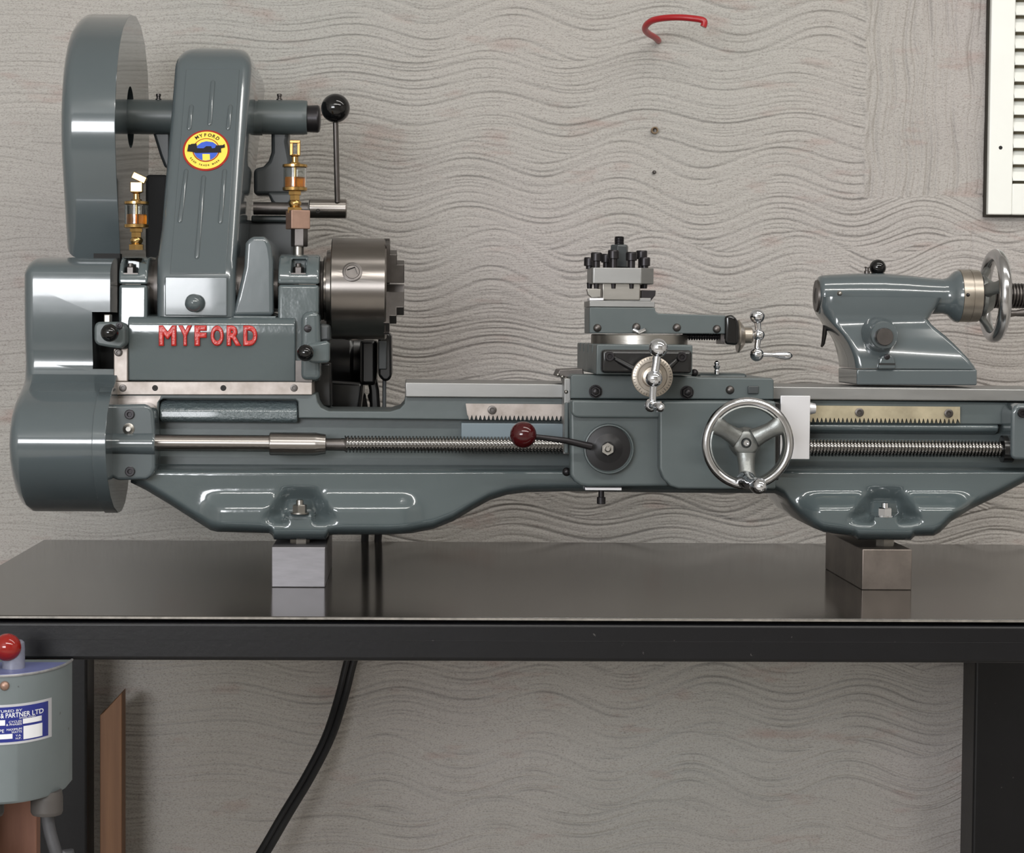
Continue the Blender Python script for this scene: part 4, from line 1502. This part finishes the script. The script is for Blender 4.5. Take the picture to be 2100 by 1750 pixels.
build(B().pbox(560, 700, 660, 1000, 0.30, 0.36), 'motor_bracket', PAINT_D, motor, bevel=0.004)

# ================================================================== CARRIAGE
car = thing('lathe_carriage', (W(1380, 1000, 0.05).x, 0.05, W(1380, 1008, -0.03).z), 'grey lathe carriage with apron, chrome-rimmed handwheel and ball handles', 'carriage')
SF = -0.012                                      # saddle front
sad = build(B().prism([(1170, 772), (1174, 768), (1425, 772), (1432, 774), (1582, 776), (1587, 780), (1587, 820), (1170, 818)], SF, 0.025), 'saddle', PAINT_SAT, car, bevel=0.0022)
build(B().pbox(1172, 774, 1585, 792, 0.0251, 0.17), 'saddle_bridge', PAINT_SAT, car, bevel=0.002)
build(B().pbox(1432, 766, 1532, 780, 0.06, 0.12), 'saddle_rear_wing', PAINT_SAT, car, bevel=0.003)
# left wiper corner
wp = build(B().prism([(1141, 772), (1147, 758), (1196, 756), (1198, 772), (1170, 776)], 0.02, 0.07), 'wiper_wing', STEEL_D, car, bevel=0.001)
for px, py in ((1144, 769), (1153, 773), (1160, 777)):
    dome(wp, px, py, 0.019, 4, 0.002, STEEL)
dome(sad, 1161, 804, 0.0, 4, 0.002, STEEL)
build(B().pbox(1156, 776, 1171, 932, 0.0, 0.03), 'wiper_strip', STEEL_P, car, bevel=0.001)
build(B().pbox(1158, 826, 1166, 930, -0.006, 0.0), 'side_plate', PAINT_SAT, car, bevel=0.001)
hexbolt(sad, 1221, 803, SF, 12, 0.005, STEEL_K)
hexbolt(sad, 1409, 805, SF, 12, 0.005, STEEL_K)
dome(sad, 1497, 800, SF, 9, 0.003, STEEL_D)
build(B().pbox(1534, 792, 1556, 808, SF - 0.003, SF), 'clamp_square', PAINT_D, sad, bevel=0.0008)
# apron
ap = build(B().prism([(1168, 821), (1372, 822), (1372, 998), (1205, 999), (1190, 996), (1178, 988), (1170, 974)], -0.020, 0.0), 'apron', PAINT_SAT, car, bevel=0.003, seg=4)
build(B().prism([(1172, 820.5), (1378, 822), (1378, 858), (1190, 857), (1178, 855), (1172, 848)], -0.026, -0.005), 'apron_ledge', PAINT_SAT, ap, bevel=0.003, seg=4)
build(B().prism([(1352, 832), (1358, 824), (1368, 822.5), (1591, 823), (1591, 1004), (1392, 1003), (1374, 997), (1360, 982), (1352, 960)], -0.036, 0.0), 'apron_gear_case', PAINT_SAT, ap, bevel=0.009, seg=6)
build(B().pbox(1588, 826, 1598, 985, -0.022, 0.0), 'case_edge', BLACK, ap, bevel=0.001)
build(B().pbox(1200, 1000, 1275, 1006, -0.015, 0.01), 'keep_plate', ALU, ap, bevel=0.0004)
ks = B().revz(1233, -0.004, [(1034, 8), (1033, 9), (1020, 9), (1019, 6), (1004, 6)], 14)
build(ks, 'keep_screw', STEEL_K, ap)
dome(ap, 1162, 968, -0.004, 9, 0.004, STEEL_K)
# half-nut lever
dial = build(B().revy(1247, 920, -0.020, [(0.0, 50), (-0.004, 52), (-0.0075, 52), (-0.009, 50.5), (-0.0092, 48), (-0.0065, 46.5), (-0.0075, 30), (-0.010, 14), (-0.011, 12)], 56), 'lever_disc', PAINT_SAT, car)
build(B().revy(1247, 920, -0.0268, [(0.0, 46.3), (-0.0004, 46.3), (-0.0016, 30), (-0.0042, 14), (-0.005, 12)], 56), 'black_face', SATINK, dial)
hb = B().revy(1246, 921, -0.0308, [(0.001, 13), (-0.002, 13)], 6)
hb.revy(1246, 921, -0.0325, [(0, 7), (-0.003, 6.5), (-0.004, 4)], 16)
build(hb, 'centre_nut', STEEL, dial)
build(B().tube([W(1212, 916, -0.036), W(1160, 904, -0.042), W(1098, 896, -0.047)], [7.5 * S(-.03), 6.5 * S(-.04), 5.5 * S(-.04)], 14), 'lever_rod', STEEL_K, dial)
build(B().pball(1073, 892, -0.049, 27.5, 32), 'lever_ball', REDK, dial)
# apron handwheel
HWY = -0.072
rim = B()
c = W(1533, 910, HWY)
Rm, rm_ = 86.0 * S(HWY), 10.5 * S(HWY)
v, f = [], []
for i in range(64):
    a = 2 * PI * i / 64
    for k in range(16):
        b_ = 2 * PI * k / 16
        rr = Rm + rm_ * math.cos(b_) * 0.92
        v.append(c + Vector((rr * math.cos(a), rm_ * 1.1 * math.sin(b_), rr * math.sin(a))))
for i in range(64):
    for k in range(16):
        f.append((i * 16 + k, i * 16 + (k + 1) % 16, ((i + 1) % 64) * 16 + (k + 1) % 16, ((i + 1) % 64) * 16 + k))
rim.add(v, f)
wheel = build(rim, 'handwheel', RIMS, car)
inner = B()
inner.rev(c, (0, 1, 0), [(-0.004, 79 * S(HWY)), (-0.0045, 76 * S(HWY)), (0.0045, 74 * S(HWY)), (0.0045, 80 * S(HWY))], 64, cap0=False, cap1=False)
build(inner, 'inner_rim', ALU_C, wheel)
hubc = W(1528, 908, HWY + 0.012)
hub = B().rev(hubc, (0, 1, 0), [(0.016, 30 * S(HWY)), (0.0, 33 * S(HWY)), (-0.005, 27 * S(HWY)), (-0.0065, 22 * S(HWY)), (-0.0065, 11 * S(HWY)), (-0.004, 10 * S(HWY))], 40)
build(hub, 'hub', ALU_C, wheel)
build(B().rev(hubc + Vector((0, -0.0035, 0)), (0, 1, 0), [(0, 9.5 * S(HWY)), (-0.003, 9 * S(HWY)), (-0.005, 6 * S(HWY)), (-0.005, 3.5 * S(HWY)), (-0.002, 3 * S(HWY))], 20), 'hub_nut', CHROME, wheel)
for a in (math.radians(-90), math.radians(30), math.radians(150)):
    d = Vector((math.cos(a), 0, math.sin(a)))
    t = Vector((-math.sin(a), 0, math.cos(a)))
    rs = []
    for (r, w, y, th) in ((20, 21, 0.007, .006), (35, 18, 0.006, .006), (55, 16.5, 0.002, .005), (70, 19, -0.001, .0045), (80, 26, -0.001, .004)):
        cc = c + Vector((hubc.x - c.x, 0, hubc.z - c.z)) * (1 - r / 80) + d * (r * S(HWY)) + Vector((0, y, 0))
        ring = []
        for k in range(14):
            q_ = 2 * PI * k / 14
            ring.append(cc + t * (math.cos(q_) * w * S(HWY)) + Vector((0, math.sin(q_) * th, 0)))
        rs.append(ring)
    build(B().rings(rs), 'spoke', ALU_C, wheel)
hc = W(1531, 985, HWY - 0.008)
hd = Vector((0.10, -1, -0.05)).normalized()
s_ = S(HWY) * 1.15
build(B().rev(hc, hd, [(-0.004, 16 * s_), (0.002, 16 * s_), (0.006, 12 * s_), (0.012, 9 * s_), (0.022, 9.5 * s_), (0.030, 12 * s_), (0.037, 14.5 * s_), (0.043, 14.5 * s_), (0.048, 12 * s_), (0.051, 7 * s_), (0.0518, 0.5 * s_)], 26), 'wheel_handle', CHROME, wheel)
# bright plate on the right flank
bpz = build(B().pbox(1600, 812, 1661, 942, -0.010, -0.0065), 'swarf_plate', ALU, car, bevel=0.0004)
pb = B().revx([(1652, 14), (1656, 14), (1668, 11), (1672, 10)], 838, 0.004, 16)
build(pb, 'plate_bolt', ALU, bpz)
build(B().pbox(1588, 830, 1640, 930, -0.0065, 0.02), 'plate_bracket', PAINT_D, car)

# ---- cross slide
CF = -0.040
csl = build(B().pbox(1223, 707, 1420, 769, CF, 0.185), 'cross_slide', PAINT_SAT, car, bevel=0.0012)
for yy_ in (0.0, 0.05, 0.10, 0.145):
    x0_, x1_ = W(1223, 740, CF).x - 0.002, W(1420, 740, CF).x + 0.002
    zt_ = W(1223, 707, CF).z
    cut(csl, B().box((x0_, yy_, zt_ - 0.007), (x1_, yy_ + 0.008, zt_ + 0.005)))
sci = build(B().pbox(1234, 718, 1419, 766, CF - 0.016, CF - 0.0002), 'end_plate', BLACK, csl, bevel=0.003)
socket(sci, 1250, 731, CF - 0.016, 10, 0.003, STEEL_K)
socket(sci, 1398, 732, CF - 0.016, 10, 0.003, STEEL_K)
for xa_, ya_ in ((1258, 734), (1392, 735)):
    build(B().tube([W(xa_, ya_, CF - 0.014), W(1325 if xa_ < 1300 else 1352, 770, CF - 0.026)], [5 * S(CF), 8 * S(CF)], 12), 'bracket_arm', BLACK, sci)
DYF = -0.085
dl = build(B().revy(1338, 773, DYF, [(0.034, 24), (0.022, 26), (0.016, 40), (0.0, 42), (-0.0006, 40), (-0.0006, 31), (0.002, 30), (0.002, 22), (-0.004, 20), (-0.005, 12)], 56), 'feed_dial', BRASS_S, csl)
for k in range(40):
    a = 2 * PI * k / 40
    L = 7 if k % 5 == 0 else 4
    mk = B()
    p = W(1338, 773, DYF)
    for_r = lambda r: p + Vector((math.cos(a) * r * S(DYF), -0.0008, math.sin(a) * r * S(DYF)))
    t = Vector((-math.sin(a), 0, math.cos(a))) * (0.5 * S(DYF))
    A, C = for_r(40), for_r(40 - L)
    mk.add([A - t, A + t, C + t, C - t, A - t + Vector((0, .0006, 0)), A + t + Vector((0, .0006, 0)), C + t + Vector((0, .0006, 0)), C - t + Vector((0, .0006, 0))], [(0, 1, 2, 3), (7, 6, 5, 4), (0, 1, 5, 4), (1, 2, 6, 5), (2, 3, 7, 6), (3, 0, 4, 7)])
    if k == 0:
        marks = mk
    else:
        marks.add(mk.v, mk.f)
build(marks, 'graduations', BADGEK, dl)
arm = B()
bj = [(1350, 714, -0.108), (1341, 777, -0.108), (1338, 832, -0.108)]
arm.tube([W(*bj[0]), W(1346, 745, -0.108), W(*bj[1])], [9 * S(-.1), 8 * S(-.1), 9 * S(-.1)], 16)
arm.tube([W(*bj[1]), W(1339, 806, -0.108), W(*bj[2])], [8 * S(-.1), 7 * S(-.1), 7.5 * S(-.1)], 16)
arm.rev(W(1341, 777, -0.108), (0, 1, 0), [(0, 9 * S(-.1)), (0.025, 9 * S(-.1))], 16)
bh = build(arm, 'ball_handle', CHROME, csl)
build(B().pball(1350, 714, -0.108, 19.5, 32), 'ball', CHROME, bh)
build(B().pball(1341, 777, -0.108, 17.5, 32), 'ball', CHROME, bh)
build(B().pball(1335, 832, -0.108, 14, 28), 'ball', CHROME, bh)
hs = W(1337, 832, -0.115)
build(B().rev(hs, (0.05, -1, 0.0), [(0, 7 * S(-.1)), (0.01, 5.5 * S(-.1)), (0.02, 7 * S(-.1)), (0.032, 11 * S(-.12)), (0.04, 12 * S(-.12)), (0.046, 9 * S(-.12)), (0.0485, 4 * S(-.12)), (0.049, .3 * S(-.1))], 22), 'grip', CHROME, bh)
# grease nipple behind
nb = B().revz(1470, 0.05, [(768, 5), (760, 5), (758, 4), (753, 7), (750, 7), (748, 4)], 16).pball(1470, 745, 0.05, 5.5, 14)
build(nb, 'grease_nipple', CHROME, car)
dome(sad, 1424, 765, -0.005, 8, 0.004, STEEL_K)

# ---- swivel base and top slide
sw = build(B().revz(1311, 0.05, [(716, 99), (688, 99), (686, 97)], 64), 'swivel_base', STEEL, car)
TF = 0.022
ts = build(B().prism([(1209, 630), (1343, 631), (1344, 638), (1350, 643), (1488, 647), (1488, 685), (1209, 684)], TF, 0.082), 'top_slide', PAINT_SAT, car, bevel=0.001)
build(B().prism([(1209, 617), (1343, 618.5), (1343, 630.5), (1209, 629.5)], TF, 0.085), 'slide_table', STEEL_P, ts, bevel=0.0006)
for px, py in ((1225, 673), (1305, 671), (1388, 672), (1470, 675)):
    dome(ts, px, py, TF, 8.5, 0.003, STEEL_D)
build(B().tube([W(1299, 677, TF - 0.004), W(1310, 682, TF - 0.006), W(1322, 676, TF - 0.005)], 0.0022, 10), 'lock_hook', CHROME, ts)
tsc = B().helix(1400, 1478, 690, 0.05, 8, 3, 5.2, 14)
tsc.revx([(1400, 5), (1490, 5.2)], 690, 0.05, 12)
build(tsc, 'slide_screw', STEEL_K, ts)
build(B().pbox(1478, 680, 1490, 706, 0.035, 0.065), 'screw_lug', STEEL_D, ts)
build(B().prism([(1487, 648), (1500, 646), (1508, 649), (1513, 658), (1515, 672), (1515, 700), (1512, 709), (1506, 708), (1487, 706)], 0.018, 0.082), 'end_bracket', BLACKP, ts, bevel=0.004, seg=4)
build(B().revx([(1512, 33), (1515, 34), (1524, 22), (1526, 19)], 690, 0.05, 40), 'slide_dial', BRASS_S, ts)
build(B().revx([(1524, 14), (1526, 16), (1541, 16), (1544, 12)], 688, 0.05, 28), 'dial_hub', BRASS_S, ts)
th = B()
ty = 0.05
th.tube([W(1553, 648, ty), W(1554, 668, ty), W(1556, 687, ty)], [8 * S(ty), 6.5 * S(ty), 7 * S(ty)], 14)
th.tube([W(1556, 687, ty), W(1553, 708, ty), W(1552, 727, ty)], [7 * S(ty), 6 * S(ty), 7 * S(ty)], 14)
th.tube([W(1543, 688, ty), W(1556, 687, ty)], 7 * S(ty), 14)
tb = build(th, 'ball_handle', CHROME, ts)
build(B().pball(1553, 649, ty, 15.5, 28), 'ball', CHROME, tb)
build(B().pball(1556, 687, ty, 12.5, 28), 'ball', CHROME, tb)
build(B().pball(1552, 727, ty, 14.5, 28), 'ball', CHROME, tb)
gc = W(1562, 727, ty)
build(B().rev(gc, (1, 0, -0.04), [(0, 6 * S(ty)), (8 * S(ty), 4.5 * S(ty)), (22 * S(ty), 4.2 * S(ty)), (34 * S(ty), 7 * S(ty)), (48 * S(ty), 9 * S(ty)), (58 * S(ty), 7.5 * S(ty)), (63 * S(ty), 3 * S(ty)), (64 * S(ty), .3 * S(ty))], 20), 'grip', CHROME, tb)

# ---- tool post (a block of its own on the top slide)
TY = 0.06
tpz = W(1265, 618, TY).z
tp = thing('tool_post', (W(1268, 618, TY).x, TY, tpz), 'steel four-way tool post with black cap screws on the top slide', 'tool post')
x0_, x1_, xc_ = W(1213, 565, 0.03).x, W(1340, 565, 0.045).x, W(1268, 565, TY).x
zt_, zb_ = W(1270, 549, 0.03).z, W(1270, 582, 0.03).z
tb_ = B()
hw_ = (x1_ - x0_) / 2
cxm = (x0_ + x1_) / 2
ch = 0.009
outl = [(-hw_ + 0.002, -hw_ + 0.0), (hw_ - ch - 0.004, -hw_), (hw_, -hw_ + ch + 0.004), (hw_, hw_ - ch), (hw_ - ch, hw_), (-hw_ + ch, hw_), (-hw_, hw_ - ch), (-hw_, -hw_ + 0.002)]
ring = lambda zz: [Vector((cxm + a, TY + b_, zz)) for a, b_ in outl]
tb_.rings([ring(zb_), ring(zt_)])
blk = build(tb_, 'top_block', STEEL_P, tp, bevel=0.0008)
build(B().box((W(1235, 600, 0.035).x, 0.035, tpz + 0.0005), (W(1313, 600, 0.035).x, 0.088, zb_ + 0.001)), 'post_body', STEEL, tp, bevel=0.001)
build(B().box((cxm - hw_ * 0.92, 0.036, tpz - 0.0004), (cxm + hw_ * 0.9, 0.086, tpz + 0.003)), 'post_base', STEEL_P, tp, bevel=0.0006)
# clamping screws: (pixel x, pixel top of head, depth)
for px, top, Y_ in ((1223, 518, 0.034), (1209, 528, 0.064), (1244, 521, 0.084), (1258, 513, 0.036), (1295, 517, 0.036), (1316, 514, 0.078), (1322, 528, 0.048), (1281, 522, 0.088)):
    s_ = S(Y_)
    sb = B()
    sb.revz(px, Y_, [(552, 7.5), (top + 17, 7.5)], 12)
    sb.revz(px, Y_, [(top + 18, 10), (top + 17, 11.5), (top + 2, 11.5), (top, 10), (top, 6), (top + 6, 5.5)], 18)
    build(sb, 'cap_screw', STEEL_K, tp)
    build(B().revz(px, Y_, [(592, 5), (580, 6)], 10), 'screw_tip', STEEL_K, tp)
sd_ = B()
sd_.revz(1270, TY, [(550, 10)] + [(y_, r) for k in range(5) for y_, r in ((502 - k * 3.2, 10), (500.8 - k * 3.2, 8.7), (500 - k * 3.2, 10))] + [(486, 9), (485, 7)], 20)
build(sd_, 'stud', STEEL_K, tp)
build(B().revz(1270, TY, [(548, 19), (505, 19), (502, 17)], 6, ph=0.25), 'stud_nut', PAINT_D, tp, bevel=0.0004)
# tools clamped in the post
tl = build(B().prism([(1316, 595), (1345, 596), (1344, 606), (1335, 617), (1316, 617)], 0.038, 0.054), 'cutting_tool', STEEL_K, org=W(1330, 617, 0.045), bevel=0.0005)
tag(tl, 'black steel cutting tool with angled tip at the right of the tool post', 'cutting tool')
tl = build(B().prism([(1204, 593), (1232, 593), (1232, 609), (1213, 610), (1206, 604)], 0.028, 0.040), 'cutting_tool', STEEL, org=W(1218, 610, 0.035), bevel=0.0005)
tag(tl, 'bright ground cutting tool end at the left of the tool post', 'cutting tool')
pk2 = build(B().prism([(1209, 611.5), (1238, 611.5), (1238, 616.5), (1209, 616.8)], 0.0225, 0.05), 'packing_strip', ALU, org=W(1223, 616, 0.03), bevel=0.0003)
tag(pk2, 'thin bright packing strip lying on the top slide under the left tool', 'packing strip')

# ================================================================== TAILSTOCK
tail = thing('tailstock', (W(1880, 790, 0.089).x, 0.089, W(1880, 790, 0.045).z), 'glossy grey tailstock with chrome-rimmed handwheel on the right of the bed', 'tailstock')
TFY = 0.045
tpy = 607
tbody = B()
tbody.revx([(1677, 20), (1676, 32), (1678, 38), (1684, 41), (1700, 43), (1760, 46), (1810, 46.5), (1860, 43), (1905, 38), (1932, 36), (1942, 38), (1950, 46), (1957, 52), (1964, 54)], tpy, AX_Y, 56, pxref=1820)
barrel = build(tbody, 'barrel', PAINT_S, tail, angle=50)
# column: stacked rings that swell into the barrel
col = B()
rows = [(610, 1690, 1935, .030), (630, 1688, 1925, .030), (645, 1692, 1915, .029), (655, 1700, 1908, .029), (665, 1708, 1913, .030), (676, 1718, 1926, .032), (690, 1731, 1944, .036), (705, 1741, 1960, .039), (720, 1748, 1975, .042), (735, 1753, 1989, .0435), (750, 1756, 2001, .0445), (756.5, 1757, 2004, .0445)]
rs = []
for py, xl, xr_, dp in rows:
    yf = AX_Y - dp
    z_ = W(1860, py, yf).z
    rs.append(rrect(W(xl, py, yf).x, W(xr_, py, yf).x, yf, AX_Y + dp, z_, 0.006 if py > 660 else 0.010, 5))
rs.reverse()
column = build(col.rings(rs), 'column', PAINT_S, tail, angle=50)
base = build(B().prism([(1757, 757.5), (2004, 757.5), (2004, 790.5), (1757, 789.5)], TFY, 0.134), 'base', PAINT_S, tail, bevel=0.0015)
build(B().prism([(1800, 757), (1804, 734), (1812, 727), (1828, 727), (1834, 735), (1838, 757)], 0.040, 0.06), 'gib_lug', PAINT_S, column, bevel=0.002)
slot(column, 1819, 732, 0.040, 6, 0.001, STEEL_K)
build(B().pbox(1803, 745, 1836, 748.5, 0.0392, 0.045), 'slot_gap', DARKHOLE, column)
bs_ = B().revy(1814, 688, 0.030, [(0.035, 40), (0.018, 36), (0.010, 31), (0.002, 29), (0.0, 27), (0.0, 10)], 44)
boss = build(bs_, 'clamp_boss', PAINT_S, column)
build(B().revy(1815, 691, 0.0225, [(0.012, 18.5), (0.002, 18.5), (0.0, 17)], 32), 'clamp_bolt', STEEL_D, boss)
dome(barrel, 1722, 602, 0.046, 5.5, 0.003, STEEL)
build(B().revx([(1674.5, 15), (1673, 17), (1672.5, 32), (1677, 34)], tpy, AX_Y, 40, cap0=False, cap1=False), 'quill_ring', STEEL_D, barrel)
build(B().revx([(1674, 18), (1674.6, 18), (1690, 12)], tpy, AX_Y, 32), 'quill', STEEL_K, barrel)
clr = build(B().revx([(1964, 52), (1965, 54), (1984, 54), (1984.5, 53), (1986, 53), (1986.5, 54), (2004, 53.5), (2006, 50)], tpy, AX_Y, 56), 'graduated_collar', BRASS_S, tail)
build(B().revx([(2005, 46), (2009, 46)], tpy, AX_Y, 44), 'dark_joint', BLACK, clr)
dome(clr, 1985, 605, AX_Y - 54 * S(.065), 4, 0.002, STEEL_K)
tq = B().helix(2010, 2160, tpy, AX_Y, 26, 4, 6.5, 24)
tq.revx([(2008, 21), (2160, 22.5)], tpy, AX_Y, 24)
build(tq, 'tail_screw', STEEL_D, tail)
# handwheel facing along the bed
wc = W(2040, tpy, AX_Y)
s_ = S(AX_Y)
v, f = [], []
Rm, r1_ = 84 * s_, 12.5 * s_
for i in range(64):
    a = 2 * PI * i / 64
    for k in range(16):
        b_ = 2 * PI * k / 16
        rr = Rm + r1_ * math.cos(b_)
        v.append(wc + Vector((r1_ * 1.05 * math.sin(b_), rr * math.cos(a), rr * math.sin(a))))
for i in range(64):
    for k in range(16):
        f.append((i * 16 + k, i * 16 + (k + 1) % 16, ((i + 1) % 64) * 16 + (k + 1) % 16, ((i + 1) % 64) * 16 + k))
tw = build(B().add(v, f), 'handwheel', RIMS, tail)
hx = W(2009, tpy, AX_Y).x - wc.x
build(B().rev((wc.x + hx, AX_Y, wc.z), (1, 0, 0), [(0, 42 * s_), (0.004, 43 * s_), (0.008, 36 * s_), (0.012, 30 * s_)], 40, cap1=True), 'hub', ALU_C, tw)
for a in (math.radians(75), math.radians(195), math.radians(315)):
    d = Vector((0, math.sin(a) * -1, math.cos(a)))
    t = Vector((0, math.cos(a), math.sin(a)))
    rs = []
    for (r, w, xo, th_) in ((26, 16, hx + 0.005, .005), (45, 14, hx * 0.8, .005), (62, 13, hx * 0.35, .0045), (80, 17, 0, .004)):
        cc = wc + d * (r * s_) + Vector((xo, 0, 0))
        rs.append([cc + t * (math.cos(2 * PI * k / 14) * w * s_) + Vector((math.sin(2 * PI * k / 14) * th_, 0, 0)) for k in range(14)])
    build(B().rings(rs), 'spoke', ALU_C, tw)
hq = wc + Vector((0.004, -0.018, -38 * s_))
build(B().rev(hq, (1, 0.0, 0.08), [(0, 8 * s_), (0.012, 6 * s_), (0.02, 8 * s_), (0.026, 6 * s_), (0.029, 1 * s_)], 18), 'wheel_handle', STEEL_D, tw)
# locking ball on top, oil nipple, loose lever at the left
build(B().revz(1800, 0.10, [(566, 6), (555, 6)], 12).pball(1800, 549, 0.10, 17, 28), 'locking_ball', BLACKP, tail)
build(B().revz(1778, 0.095, [(566, 6), (556, 6), (555, 4), (550, 4), (549, 6), (547, 5)], 12), 'oil_nipple', STEEL_D, tail)
build(B().tube([W(1693, 660, 0.115), W(1691, 685, 0.12), W(1688, 705, 0.125), W(1685, 711, 0.127)], [5 * s_, 5 * s_, 4 * s_, 2.5 * s_], 12), 'clamp_lever', STEEL_D, tail)
